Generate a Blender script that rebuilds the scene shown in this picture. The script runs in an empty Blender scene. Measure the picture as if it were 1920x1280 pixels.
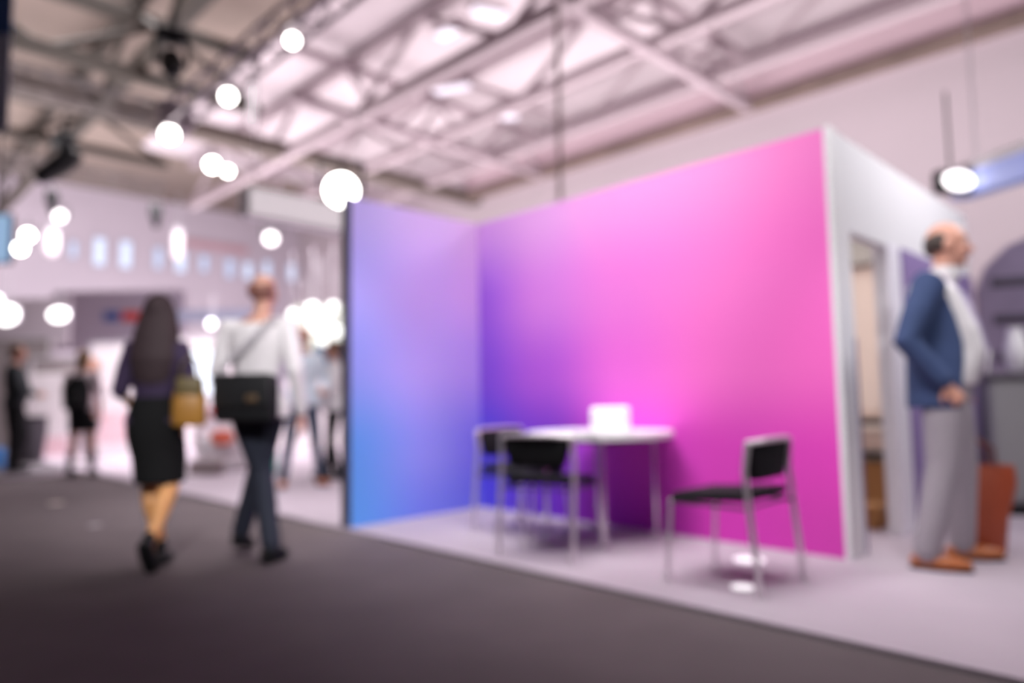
import bpy, bmesh, math, random
from mathutils import Vector, Matrix
random.seed(5)
sc = bpy.context.scene
COL = sc.collection
V = Vector
R = math.radians

# ------------------------------------------------------------------ camera
F_PX, PITCH, ROLL, CAM_H = 1318.6, 0.0796, -0.01716, 0.9535
cp, sp = math.cos(PITCH), math.sin(PITCH)
fwd = V((0, cp, sp)); rt0 = V((1, 0, 0)); up0 = rt0.cross(fwd)
rt = rt0 * math.cos(ROLL) + up0 * math.sin(ROLL)
up = -rt0 * math.sin(ROLL) + up0 * math.cos(ROLL)
CAM = V((0, 0, CAM_H))
cam_d = bpy.data.cameras.new('camera'); cam = bpy.data.objects.new('camera', cam_d); COL.objects.link(cam)
m3 = Matrix((rt, up, -fwd)).transposed()
cam.matrix_world = Matrix.Translation(CAM) @ m3.to_4x4()
cam_d.sensor_width = 36; cam_d.lens = 36 * F_PX / 1920
cam_d.clip_start = 0.05; cam_d.clip_end = 300
cam_d.dof.use_dof = True; cam_d.dof.focus_distance = 1.0; cam_d.dof.aperture_fstop = 1.1
sc.camera = cam

# ------------------------------------------------------------------ light and exposure
sc.view_settings.view_transform = 'Standard'; sc.view_settings.look = 'None'
sc.view_settings.gamma = 1; sc.view_settings.use_curve_mapping = False
sc.view_settings.exposure = 0.0
sc.cycles.use_denoising = True
sc.cycles.max_bounces = 6
w = bpy.data.worlds.new('hall_air'); sc.world = w; w.use_nodes = True
w.node_tree.nodes['Background'].inputs[0].default_value = (0.93, 0.84, 1.0, 1)
w.node_tree.nodes['Background'].inputs[1].default_value = 0.03

def area(name, loc, target, sx, sy, power, col=(1, .95, .97), spread=180):
    l = bpy.data.lights.new(name, 'AREA'); l.shape = 'RECTANGLE'; l.size = sx; l.size_y = sy
    l.energy = power; l.color = col; l.spread = R(spread)
    o = bpy.data.objects.new(name, l); COL.objects.link(o); o.location = loc
    o.rotation_euler = (V(target) - V(loc)).to_track_quat('-Z', 'Y').to_euler()
    return o

def spotl(name, loc, target, power, ang, blend=.6, rad=.08, col=(1, .95, .95)):
    l = bpy.data.lights.new(name, 'SPOT'); l.energy = power; l.color = col
    l.spot_size = R(ang); l.spot_blend = blend; l.shadow_soft_size = rad
    o = bpy.data.objects.new(name, l); COL.objects.link(o); o.location = loc
    o.rotation_euler = (V(target) - V(loc)).to_track_quat('-Z', 'Y').to_euler()
    return o

# booth frame: C = inner corner of the booth, B along the pink wall, A along the blue wall
YAW = -0.78824
C0 = V((-0.2865, 6.1755, 0)); B = V((math.cos(YAW), math.sin(YAW), 0)); A = V((B.y, -B.x, 0))
def Q(u, v, z=0): return C0 + B * u + A * v + V((0, 0, z))
BROT = YAW            # z rotation whose local x is B and local y is -A
def W(px, py, depth):
    d = fwd + rt * ((px - 960) / F_PX) + up * ((640 - py) / F_PX)
    return CAM + d * (depth / d.y)
def G(px, py, z=0):
    d = fwd + rt * ((px - 960) / F_PX) + up * ((640 - py) / F_PX)
    return CAM + d * ((z - CAM_H) / d.z)

# unseen fill lights added to brighten the hall, booth and people
area('hall_up_fill', Q(-16.5, 3.2, 4.4), Q(-16.5, 3.2, 9), 18, 16, 2150, (1, .96, .97), 130)
area('hall_up_fill_right', Q(-7, -7.5, 3.6), Q(-7, -8, 9), 20, 6, 780, (1, .96, .95), 120)
area('aisle_fill', Q(-9, 0, 9.3), Q(-9.2, -.8, 0), 7, 4, 620, (1, .96, .99), 90)
area('walkway_fill', Q(-1.6, 1.6, 6.2), Q(-1.7, 1.3, 0), 1.8, .6, 34, (1, .96, .98), 50)
area('back_wall_wash', Q(-19, 1, 4.0), Q(-27.2, 1, 5.6), 22, 3, 1250, (1, 1, 1))
area('side_wall_wash', Q(-3, -8.5, 3.4), Q(-3, -12.6, 7.4), 30, 1, 740, (1, .99, .98))
area('booth_wash', Q(2.5, 3.2, 4.9), Q(2.3, .0, 1.0), 2.6, .5, 38, (1, .97, .96), 75)
area('booth_side_wash', Q(3.9, 1.6, 4.4), Q(0, .6, 1.0), 1.0, .5, 15, (1, 1, .96), 60)
area('booth_top_wash', Q(1.0, 1.0, 3.75), Q(1.0, -.1, 2.0), 2.6, .3, 14, (1, .99, 1), 120)
area('booth_front_fill', Q(2.0, .8, 5.0), Q(2.0, .55, 0), 4.2, 1.2, 27, (1, .98, .99), 54)
area('far_stand_fill', (-4.8, 10.2, 5.2), (-5.2, 14, 1.4), 5, .5, 240, (1, .95, .97), 110)
spotl('aisle_front_fill', (-.5, -.6, 3.5), (-1.75, 4.4, 1.15), 900, 27, .6, .15, (1, .97, .98))
spotl('jacket_front_fill', (1.5, -.2, 3.5), (2.45, 3.9, 1.05), 330, 24, .6, .15, (1, .98, .99))
area('end_wall_wash', Q(4.9, -1.6, 3.6), Q(3.06, -1.5, 2.2), 1.4, .5, 76, (1, .98, 1))

# ------------------------------------------------------------------ materials
MATS = {}
def mat(name, col, rough=.6, metal=0, emit=0, ecol=None, noise=None, spec=.5, sheen=0, trans=0, bump=None):
    if name in MATS: return MATS[name]
    m = bpy.data.materials.new(name); m.use_nodes = True; nt = m.node_tree; p = nt.nodes['Principled BSDF']
    p.inputs['Base Color'].default_value = (*col, 1); p.inputs['Roughness'].default_value = rough
    p.inputs['Metallic'].default_value = metal; p.inputs['Specular IOR Level'].default_value = spec
    if sheen: p.inputs['Sheen Weight'].default_value = sheen
    if trans: p.inputs['Transmission Weight'].default_value = trans
    if emit:
        p.inputs['Emission Color'].default_value = (*(ecol or col), 1); p.inputs['Emission Strength'].default_value = emit
    tc = nt.nodes.new('ShaderNodeTexCoord')
    sc_, amt = noise or (30, .08)
    n = nt.nodes.new('ShaderNodeTexNoise'); n.inputs['Scale'].default_value = sc_; n.inputs['Detail'].default_value = 4
    nt.links.new(tc.outputs['Object'], n.inputs['Vector'])
    mp = nt.nodes.new('ShaderNodeMapRange'); mp.inputs['To Min'].default_value = 1 - amt; mp.inputs['To Max'].default_value = 1 + amt
    nt.links.new(n.outputs['Fac'], mp.inputs['Value'])
    mx = nt.nodes.new('ShaderNodeVectorMath'); mx.operation = 'SCALE'; mx.inputs[0].default_value = col
    nt.links.new(mp.outputs[0], mx.inputs['Scale']); nt.links.new(mx.outputs[0], p.inputs['Base Color'])
    if bump:
        b = nt.nodes.new('ShaderNodeBump'); b.inputs['Strength'].default_value = bump[1]
        n2 = nt.nodes.new('ShaderNodeTexNoise'); n2.inputs['Scale'].default_value = bump[0]
        nt.links.new(tc.outputs['Object'], n2.inputs['Vector']); nt.links.new(n2.outputs['Fac'], b.inputs['Height'])
        nt.links.new(b.outputs[0], p.inputs['Normal'])
    MATS[name] = m; return m

def s2l(c):
    return tuple(((x / 255) / 12.92 if x / 255 <= .04045 else ((x / 255 + .055) / 1.055) ** 2.4) for x in c)

def grad_mat(name, grid):
    """printed fabric: colours on a grid of print columns (u) and rows (z), bilinear; grid[row from the floor up][column]"""
    m = bpy.data.materials.new(name); m.use_nodes = True; nt = m.node_tree; p = nt.nodes['Principled BSDF']
    p.inputs['Roughness'].default_value = .75; p.inputs['Specular IOR Level'].default_value = .25
    tc = nt.nodes.new('ShaderNodeTexCoord'); sep = nt.nodes.new('ShaderNodeSeparateXYZ')
    nt.links.new(tc.outputs['Object'], sep.inputs[0])
    ulen, zlen = grid['u'], 2.5
    un = nt.nodes.new('ShaderNodeMath'); un.operation = 'DIVIDE'; un.inputs[1].default_value = ulen; nt.links.new(sep.outputs['X'], un.inputs[0])
    zn = nt.nodes.new('ShaderNodeMath'); zn.operation = 'DIVIDE'; zn.inputs[1].default_value = zlen; nt.links.new(sep.outputs['Z'], zn.inputs[0])
    rows = grid['rows']; prev = None
    for i, (z, cols) in enumerate(rows):
        r = nt.nodes.new('ShaderNodeValToRGB'); r.color_ramp.interpolation = 'B_SPLINE' if False else 'EASE'
        el = r.color_ramp.elements
        while len(el) < len(cols): el.new(.5)
        for k, (pos, c) in enumerate(cols):
            el[k].position = pos; el[k].color = (*s2l(c), 1)
        nt.links.new(un.outputs[0], r.inputs[0])
        if prev is None: prev = r.outputs[0]
        else:
            mr = nt.nodes.new('ShaderNodeMapRange'); mr.interpolation_type = 'SMOOTHSTEP'
            mr.inputs['From Min'].default_value = rows[i - 1][0]; mr.inputs['From Max'].default_value = z
            nt.links.new(zn.outputs[0], mr.inputs['Value'])
            mx = nt.nodes.new('ShaderNodeMix'); mx.data_type = 'RGBA'
            nt.links.new(mr.outputs[0], mx.inputs[0]); nt.links.new(prev, mx.inputs[6]); nt.links.new(r.outputs[0], mx.inputs[7])
            prev = mx.outputs[2]
    nt.links.new(prev, p.inputs['Base Color'])
    return m

M = dict(
    chrome=mat('chrome', (.80, .78, .80), .22, 1),
    blackfab=mat('black_fabric', (.012, .012, .014), .8, spec=.2),
    blackmetal=mat('black_metal', (.010, .010, .012), .5),
    white=mat('white_laminate', (.82, .80, .83), .5),
    whitewall=mat('white_panel', (.80, .78, .82), .7),
    alu=mat('aluminium', (.72, .68, .74), .4, .3),
    lens=mat('lamp_lens', (1, .97, .92), .4, emit=14, ecol=(1, .96, .92)),
    lens_soft=mat('soft_lamp_lens', (1, .95, .95), .4, emit=3.0, ecol=(1, .94, .96)),
    tube=mat('lit_tube', (1, .9, .95), .5, emit=.9, ecol=(1, .88, .94)),
    lightbox=mat('lit_sign_face', (.9, .85, .88), .5, emit=.45, ecol=(1, .9, .95)),
    steel=mat('painted_steel', (.40, .315, .35), .6),
    steel_pale=mat('pale_painted_steel', (.40, .31, .35), .6),
    brownsteel=mat('brown_steel', (.035, .024, .018), .6),
    skin=mat('skin', (.62, .33, .25), .5),
    skin_warmlit=mat('warm_lit_skin', (.86, .42, .16), .45),  # warm light on the calves is put into this orange base colour
    skin_pale=mat('pale_skin', (.72, .42, .34), .5),
    hair=mat('dark_hair', (.040, .022, .027), .75),
    hairbrown=mat('brown_hair', (.12, .055, .03), .6),
    hairred=mat('thinning_reddish_hair', (.22, .09, .07), .6),
    shirt=mat('white_shirt', (.80, .76, .79), .8),
    jeans=mat('dark_jeans', (.018, .022, .04), .85),
    navy=mat('navy_wool', (.040, .066, .165), .85, noise=(14, .15)),
    greycloth=mat('grey_trouser_cloth', (.36, .32, .36), .85, noise=(60, .12)),
    shoebrown=mat('brown_leather', (.46, .13, .035), .35),
    tan=mat('cardboard', (.42, .20, .07), .85),
    beige=mat('beige_paint', (.84, .69, .61), .8),
    red=mat('red_fabric', (.75, .06, .06), .7),
    blue=mat('blue_sign_print', (.05, .12, .42), .5),
    purple=mat('purple_print', (.16, .11, .27), .6),
    darkpurple=mat('dark_purple_print', (.085, .065, .105), .6, noise=(3, .25)),
)

# ------------------------------------------------------------------ mesh helpers
def tube(bm, pts, rads, n=10, sx=1, sy=1, caps=3, ref=None):
    """closed tube along pts with round ends; sx, sy flatten its section"""
    pts = [V(p) for p in pts]
    if not isinstance(rads, (list, tuple)): rads = [rads] * len(pts)
    rings = []
    d0 = (pts[1] - pts[0]).normalized(); d1 = (pts[-1] - pts[-2]).normalized()
    P, Rr, D = [], [], []
    for k in range(caps, 0, -1):
        a = k / caps * math.pi / 2 * .93
        P.append(pts[0] - d0 * rads[0] * math.sin(a)); Rr.append(rads[0] * math.cos(a)); D.append(d0)
    for i, p in enumerate(pts):
        if i == 0: d = d0
        elif i == len(pts) - 1: d = d1
        else: d = ((pts[i] - pts[i - 1]).normalized() + (pts[i + 1] - pts[i]).normalized()).normalized()
        P.append(p); Rr.append(rads[i]); D.append(d)
    for k in range(1, caps + 1):
        a = k / caps * math.pi / 2 * .93
        P.append(pts[-1] + d1 * rads[-1] * math.sin(a)); Rr.append(rads[-1] * math.cos(a)); D.append(d1)
    r0 = V(ref) if ref else (V((1, 0, 0)) if abs(d0.x) < .9 else V((0, 1, 0)))
    x = (r0 - d0 * r0.dot(d0)).normalized()
    for p, r, d in zip(P, Rr, D):
        x = (x - d * x.dot(d)).normalized(); y = d.cross(x)
        rings.append([bm.verts.new(p + x * (r * sx * math.cos(t)) + y * (r * sy * math.sin(t)))
                      for t in [2 * math.pi * j / n for j in range(n)]])
    for a, b in zip(rings, rings[1:]):
        for j in range(n): bm.faces.new((a[j], a[(j + 1) % n], b[(j + 1) % n], b[j]))
    bm.faces.new(rings[0][::-1]); bm.faces.new(rings[-1])

def loft(bm, secs, n=20, power=2.0):
    """closed stack of horizontal superellipses: (x, y, z, rx, ry)"""
    rings = []
    for (cx, cy, z, rx, ry) in secs:
        ring = []
        for j in range(n):
            t = 2 * math.pi * j / n; c, s = math.cos(t), math.sin(t)
            ring.append(bm.verts.new((cx + rx * math.copysign(abs(c) ** (2 / power), c), cy + ry * math.copysign(abs(s) ** (2 / power), s), z)))
        rings.append(ring)
    for a, b in zip(rings, rings[1:]):
        for j in range(n): bm.faces.new((a[j], a[(j + 1) % n], b[(j + 1) % n], b[j]))
    bm.faces.new(rings[0][::-1]); bm.faces.new(rings[-1])

def ell(bm, c, r, seg=16):
    g = bmesh.ops.create_uvsphere(bm, u_segments=seg, v_segments=seg // 2 + 2, radius=1)
    for v in g['verts']: v.co = V(c) + V((v.co.x * r[0], v.co.y * r[1], v.co.z * r[2]))

def box(bm, lo, hi, bev=0, mtx=None):
    lo, hi = V(lo), V(hi)
    g = bmesh.ops.create_cube(bm, size=1)
    vs = g['verts']
    for v in vs:
        v.co = V(((lo.x + hi.x) / 2 + v.co.x * (hi.x - lo.x), (lo.y + hi.y) / 2 + v.co.y * (hi.y - lo.y), (lo.z + hi.z) / 2 + v.co.z * (hi.z - lo.z)))
    if bev:
        es = list({e for v in vs for e in v.link_edges})
        r = bmesh.ops.bevel(bm, geom=es, offset=bev, segments=3, affect='EDGES', profile=.5)
        vs = list({v for f in r['faces'] for v in f.verts} | {v for v in vs if v.is_valid})
    if mtx:
        for v in vs:
            if v.is_valid: v.co = mtx @ v.co
    return vs

def cyl(bm, p0, p1, r0, r1=None, n=24, bev=0):
    p0, p1 = V(p0), V(p1); r1 = r0 if r1 is None else r1
    d = (p1 - p0).normalized(); x = d.orthogonal().normalized(); y = d.cross(x)
    ra = [bm.verts.new(p0 + (x * math.cos(t) + y * math.sin(t)) * r0) for t in [2 * math.pi * j / n for j in range(n)]]
    rb = [bm.verts.new(p1 + (x * math.cos(t) + y * math.sin(t)) * r1) for t in [2 * math.pi * j / n for j in range(n)]]
    for j in range(n): bm.faces.new((ra[j], ra[(j + 1) % n], rb[(j + 1) % n], rb[j]))
    bm.faces.new(ra[::-1]); bm.faces.new(rb)

def poly(bm, pts, z0, z1):
    lo = [bm.verts.new((p[0], p[1], z0)) for p in pts]; hi = [bm.verts.new((p[0], p[1], z1)) for p in pts]
    n = len(pts)
    for j in range(n): bm.faces.new((lo[j], lo[(j + 1) % n], hi[(j + 1) % n], hi[j]))
    bm.faces.new(lo[::-1]); bm.faces.new(hi)

def obj(name, bm, m, parent=None, smooth=False, loc=None, rz=0, label=None):
    bmesh.ops.recalc_face_normals(bm, faces=bm.faces)
    me = bpy.data.meshes.new(name); bm.to_mesh(me); bm.free()
    if smooth:
        me.polygons.foreach_set('use_smooth', [True] * len(me.polygons))
        me.set_sharp_from_angle(angle=R(50))
    me.materials.append(m)
    o = bpy.data.objects.new(name, me); COL.objects.link(o)
    if loc is not None: o.location = loc
    o.rotation_euler = (0, 0, rz)
    if parent: o.parent = parent
    if label: o['label'] = label
    return o

def fuse(name, bm, m, parent, vox=.01, sm=6, label=None):
    """union of overlapping closed shapes into one continuous skin"""
    bmesh.ops.recalc_face_normals(bm, faces=bm.faces)
    me = bpy.data.meshes.new(name); bm.to_mesh(me); bm.free()
    t = bpy.data.objects.new('tmp', me); COL.objects.link(t)
    r = t.modifiers.new('r', 'REMESH'); r.mode = 'VOXEL'; r.voxel_size = vox
    if sm:
        s = t.modifiers.new('s', 'SMOOTH'); s.factor = .5; s.iterations = sm
    dg = bpy.context.evaluated_depsgraph_get(); dg.update()
    me2 = bpy.data.meshes.new_from_object(t.evaluated_get(dg))
    bpy.data.objects.remove(t); me2.name = name
    me2.polygons.foreach_set('use_smooth', [True] * len(me2.polygons))
    me2.materials.clear(); me2.materials.append(m)
    o = bpy.data.objects.new(name, me2); COL.objects.link(o); o.parent = parent
    if label: o['label'] = label
    return o

def thing(name, label, cat, loc=(0, 0, 0), rz=0, group=None):
    o = bpy.data.objects.new(name, None); COL.objects.link(o); o.empty_display_size = .1
    o.location = loc; o.rotation_euler = (0, 0, rz); o['label'] = label; o['category'] = cat
    if group: o['group'] = group
    return o
def tag(o, label, cat, group=None, kind=None):
    o['label'] = label; o['category'] = cat
    if group: o['group'] = group
    if kind: o['kind'] = kind
    return o
def struct(o): o['kind'] = 'structure'; return o
def copy_tree(o, parent=None):
    c = o.copy(); COL.objects.link(c); c.parent = parent
    for ch in list(o.children): copy_tree(ch, c)
    return c
NB = bmesh.new

# ------------------------------------------------------------------ the hall
aisle = mat('dark_aisle_carpet', (.122, .098, .106), .8, noise=(2.2, .18), spec=.1, bump=(260, .25))
pale = mat('pale_lilac_carpet', (.44, .37, .43), .8, noise=(1.8, .06), spec=.3, bump=(300, .2))
bm = NB(); box(bm, (-40, -6, -.1), (30, 60, 0)); struct(obj('floor', bm, aisle))
bm = NB(); poly(bm, [Q(-27.2, 1.34), Q(12, 1.34), Q(12, -12.6), Q(-27.2, -12.6)], .001, .02)
tag(struct(obj('floor_booth_carpet', bm, pale)), 'pale lilac carpet laid under the booths along the dark aisle', 'floor')

roofpink = mat('roof_sheet', (.56, .47, .51), .85, noise=(.5, .16))
rooftan = mat('tan_roof_sheet', (.22, .165, .145), .85, noise=(.6, .2))
ZR = 9.7
bm = NB(); poly(bm, [Q(-21, -3.4), Q(22, -3.4), Q(22, -12.8), Q(-21, -12.8)], ZR, ZR + .15); struct(obj('ceiling', bm, roofpink))
bm = NB(); poly(bm, [Q(-27.4, 22), Q(22, 22), Q(22, -3.4), Q(-21, -3.4), Q(-21, -12.8), Q(-27.4, -12.8)], ZR, ZR + .15); struct(obj('ceiling_tan', bm, rooftan))
hallwall = mat('hall_wall_paint', (.58, .49, .58), .85, noise=(.4, .06))
bm = NB(); poly(bm, [Q(-27.4, 22), Q(-27.2, 22), Q(-27.2, -12.8), Q(-27.4, -12.8)], 0, ZR); struct(obj('wall_back', bm, hallwall))
sidewall = mat('side_wall_paint', (.60, .50, .55), .85, noise=(.4, .05))
bm = NB(); poly(bm, [Q(-27.2, -12.6), Q(22, -12.6), Q(22, -12.8), Q(-27.2, -12.8)], 0, ZR); struct(obj('wall_right', bm, sidewall))
# ledge along the side wall: dark brown service strip under a pink face
bm = NB(); poly(bm, [Q(-13.9, -12.0), Q(22, -12.0), Q(22, -12.6), Q(-13.9, -12.6)], 8.15, 9.0); struct(obj('beam_right', bm, mat('pink_beam_paint', (.62, .45, .51), .8, noise=(.5, .08))))
brn = mat('brown_duct', (.20, .14, .125), .7, noise=(1.2, .5))
bm = NB(); poly(bm, [Q(-13.9, -11.85), Q(22, -11.85), Q(22, -12.15), Q(-13.9, -12.15)], 7.9, 8.15); struct(obj('trim_duct', bm, brn))
bm = NB(); poly(bm, [Q(-14.2, 22), Q(-13.7, 22), Q(-13.7, -12.6), Q(-14.2, -12.6)], 7.9, 8.3); struct(obj('beam_back', bm, mat('grey_brown_beam', (.13, .10, .09), .8, noise=(.8, .45))))

# clerestory windows in the far wall
pane_m = mat('daylight_glass', (.6, .72, .9), .3, emit=.5, ecol=(.72, .80, 1.0))
pane_dim = mat('dim_daylight_glass', (.5, .6, .8), .3, emit=.35, ecol=(.66, .76, 1.0))
def hit_u(px, py, u):
    d = fwd + rt * ((px - 960) / F_PX) + up * ((640 - py) / F_PX)
    t = (u - (CAM - C0).dot(B)) / d.dot(B); return CAM + d * t
def uv(p): r = p - C0; return r.dot(B), r.dot(A)
wins = [(137, 468, 16, 34, 0), (186, 472, 24, 56, 1), (235, 477, 24, 54, 1), (296, 484, 18, 42, 0), (338, 490, 22, 44, 1), (382, 494, 17, 34, 0), (430, 503, 18, 38, 0),
        (464, 508, 18, 34, 1), (500, 506, 16, 36, 1), (546, 511, 16, 36, 1), (580, 515, 16, 38, 1), (616, 519, 14, 34, 0)]
for i, (px, py, pw, ph, br) in enumerate(wins):
    p = hit_u(px, py, -27.2); a = hit_u(px - pw / 2, py, -27.2); b = hit_u(px + pw / 2, py, -27.2)
    ww = (b - a).length; hh = ph * p.y / F_PX
    e = thing('window', '', 'window'); del e['label']; del e['category']
    e.name = 'window_%d' % (i + 1); e['kind'] = 'structure'; e.location = p; e.rotation_euler = (0, 0, BROT + math.pi / 2)
    bm = NB()
    for s in (-1, 1):
        box(bm, (s * ww / 2 - .05, -.06, -hh / 2 - .05), (s * ww / 2 + .05, .04, hh / 2 + .05))
        box(bm, (-ww / 2, -.06, s * hh / 2 - .05), (ww / 2, .04, s * hh / 2 + .05))
    obj('window_frame', bm, mat('window_frame_paint', (.5, .45, .55), .6), e)
    bm = NB(); box(bm, (-ww / 2, -.02, -hh / 2), (ww / 2, .02, hh / 2)); obj('pane', bm, pane_m if br else pane_dim, e)

# roof trusses
def truss(P0, P1, depth, n, m, label, w=.10, group=None):
    """truss between two points; local x along it, z up"""
    P0, P1 = V(P0), V(P1); L = (P1 - P0).length; a = math.atan2(P1.y - P0.y, P1.x - P0.x)
    e = thing('roof_truss', label, 'truss', P0, a, group)
    for nm, z in (('top_chord', 0), ('bottom_chord', -depth)):
        bm = NB(); box(bm, (0, -w, z - w), (L, w, z + w), .02); obj(nm, bm, m, e)
    for i in range(n):
        x0, x1 = L * i / n, L * (i + 1) / n
        z0, z1 = (0, -depth) if i % 2 else (-depth, 0)
        bm = NB(); tube(bm, [(x0, 0, z0), (x1, 0, z1)], w * .6, 8); obj('brace', bm, m, e, True)
    return e
TG = 'steel trusses under the hall roof'
truss(Q(-21, -10.2, 9.5), Q(14, -10.2, 9.5), 1.35, 15, M['steel'], 'pinkish steel roof truss closest to the brown service strip', .13, TG)
truss(Q(-21, -7.8, 9.5), Q(14, -7.8, 9.5), 1.35, 15, M['steel'], 'pinkish steel roof truss second from the brown service strip', .13, TG)
truss(Q(-21, -5.2, 9.5), Q(14, -5.2, 9.5), 1.5, 13, M['steel'], 'pinkish steel roof truss beside the tan roof section', .14, TG)
truss(Q(-26, -.3, 9.3), Q(10, -.3, 9.3), 1.4, 17, M['brownsteel'], 'dark brown roof truss crossing the tan roof section lengthwise', .13, TG)
truss(Q(-26, 3.4, 9.3), Q(8, 3.4, 9.3), 1.4, 17, M['brownsteel'], 'dark brown lengthwise roof truss nearer the left edge of the tan roof', .12, TG)
truss(Q(-10.5, -2.8, 8.8), Q(-10.5, 14, 8.8), 1.2, 8, M['brownsteel'], 'dark brown cross truss under the tan roof above the walkers', .13, TG)
truss(Q(-17, -3, 9.0), Q(-17, 14, 9.0), 1.0, 9, M['brownsteel'], 'dark brown cross truss under the tan roof further down the hall', .11, TG)
truss(Q(-3.2, -12, 9.2), Q(-3.2, -3.4, 9.2), 1.2, 6, M['steel_pale'], 'pale steel cross truss above the middle of the booth', .11, TG)
truss(Q(-10.2, -12, 9.2), Q(-10.2, -3.4, 9.2), 1.2, 6, M['steel_pale'], 'pale steel cross truss above the corner of the hall', .11, TG)
# pale panels under the roof
for i, (px, py, ln) in enumerate([(845, 52, .9), (848, 162, 1.1), (955, 216, .55), (915, 18, .8)]):
    p = G(px, py, 9.2)
    bm = NB(); box(bm, (-ln / 2, -.2, -.06), (ln / 2, .2, .06), .03)
    e = thing('roof_lamp', ['pale flat lamp under the roof left of the hanging cable', 'pale flat lamp under the roof, lower than its twin above it', 'small cream lamp under the roof just left of the cable', 'pale flat lamp at the top edge of the view'][i], 'lamp', p, BROT + i * .4, 'lamps under the roof')
    obj('housing', bm, M['steel_pale'], e)
    bm = NB(); box(bm, (-ln / 2 + .04, -.16, -.08), (ln / 2 - .04, .16, -.05)); obj('diffuser', bm, mat('dim_diffuser', (.8, .75, .85), .5, emit=.45, ecol=(.9, .85, 1)), e)

# hanging cable
pc = W(1050, 380, 9.0)
bm = NB(); tube(bm, [(0, 0, 0), (0.02, 0, 3.2), (0, 0, ZR - pc.z)], .028, 8)
tag(obj('hanging_cable', bm, mat('tan_cable', (.42, .32, .30), .7), smooth=True, loc=pc), 'long tan cable hanging from the roof behind the pink wall', 'cable')

# ------------------------------------------------------------------ lighting rig
def rig_bar(P0, P1, label, group, s=.14, n=14, m=None):
    P0, P1 = V(P0), V(P1); L = (P1 - P0).length; a = math.atan2(P1.y - P0.y, P1.x - P0.x)
    e = thing('lighting_truss', label, 'lighting truss', P0, a, group); m = m or M['rig']
    for y in (-s, s):
        for z in (-s, s):
            bm = NB(); tube(bm, [(0, y, z), (L, y, z)], .025, 8); obj('chord', bm, m, e, True)
    bm = NB()
    for i in range(n):
        x0, x1 = L * i / n, L * (i + 1) / n; k = 1 if i % 2 else -1
        for y in (-s, s): tube(bm, [(x0, y, -s * k), (x1, y, s * k)], .013, 6, caps=1)
        tube(bm, [(x0, -s * k, s), (x1, s * k, s)], .013, 6, caps=1); tube(bm, [(x0, -s * k, -s), (x1, s * k, -s)], .013, 6, caps=1)
    obj('lacing', bm, m, e, True)
    return e
M['rig'] = mat('rig_aluminium', (.33, .27, .31), .4, .5)
M['rigdark'] = mat('dark_rig_paint', (.13, .10, .10), .5)
RG = 'lighting rig over the aisle'
RU, RV, RZ = -5.67, .66, 5.0
rig_bar(Q(RU + .21, RV, RZ), Q(4.5, RV, RZ), 'lighting truss running from the rig corner to the top of the view', RG, n=26)
rig_bar(Q(RU, RV + .21, RZ), Q(RU, 9, RZ), 'lighting truss running from the rig corner to the left edge', RG, m=M['rigdark'], n=22)
rig_bar(Q(RU + 3.2, 3.6, RZ + .45), Q(RU - 6, 3.6, RZ + .45), 'dark lighting truss slanting down the top left corner', RG, m=mat('bronze_rig', (.15, .095, .04), .5), n=22)
rig_bar(Q(-12.5, -1.5, 5.9), Q(-12.5, 9, 5.9), 'far lighting truss above the white lit stands', RG, m=M['rigdark'], n=24)
bm = NB(); box(bm, (-.2, -.2, -.2), (.2, .2, .2), .03)
tag(obj('truss_corner_block', bm, M['rig'], loc=Q(RU, RV, RZ), rz=BROT), 'cube shaped block joining two trusses of the rig', 'truss block')
bm = NB(); tube(bm, [(0, 0, .23), (0, 0, ZR - RZ)], .02, 8); tag(obj('rig_chain', bm, M['blackmetal'], loc=Q(RU, RV, RZ), smooth=True), 'thin chain holding up the corner of the rig', 'chain')

def spot(p, look, r, lit, label, top=None, dark=True, lens=None, group='spotlights on the rig', yoke=True):
    """stage lamp at p shining towards look; its lens is r across half"""
    p = V(p); d = (V(look) - p).normalized()
    e = thing('spotlight', label, 'spotlight', p, 0, group)
    bm = NB(); cyl(bm, -d * r * 2.6, -d * .01, r * .8, r * 1.12, 20); cyl(bm, -d * r * 3.1, -d * r * 2.6, r * .5, r * .8, 20)
    obj('lamp_body', bm, M['blackmetal'], e, True)
    if lit:
        bm = NB(); cyl(bm, -d * .009, d * .01, r, r, 24)
        obj('lens', bm, lens or M['lens'], e, True)
    side = d.cross(V((0, 0, 1))).normalized(); c = -d * r * 1.4; h = top if top else r * 3.2
    bm = NB(); tube(bm, [c + side * r * 1.35, c + side * r * 1.35 + V((0, 0, r * 1.8)), c - side * r * 1.35 + V((0, 0, r * 1.8)), c - side * r * 1.35], r * .12, 8)
    tube(bm, [c + V((0, 0, r * 1.8)), c + V((0, 0, h))], r * .1, 8)
    obj('yoke', bm, M['blackmetal'], e, True)
    return e
FRONT = V((0, 0, .9))
spot(W(548, 76, 7.2), FRONT, 0.068, 1, 'lit spotlight with black housing high on the rig, topmost of the lit ones', .45)
spot(W(428, 181, 8.3), FRONT, 0.083, 1, 'lit spotlight beside the short white hanging tube')
spot(W(318, 252, 9.6), FRONT, 0.108, 1, 'lit spotlight below the corner block of the rig')
spot(W(398, 309, 11.0), FRONT, 0.101, 1, 'lit spotlight, larger one of an overlapping pair')
spot(W(427, 321, 11.4), FRONT, 0.072, 1, 'small lit spotlight overlapping a larger one')
spot(W(640, 357, 6.35), FRONT, 0.147, 1, 'big glaring spotlight just above the corner of the blue wall', .1)
spot(W(112, 405, 11), FRONT, 0.086, 1, 'dim lit spotlight above the short tube at the left', lens=M['lens_soft'])
spot(W(52, 441, 11), FRONT, 0.086, 1, 'lit spotlight near the left edge, upper of two touching lamps')
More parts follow.
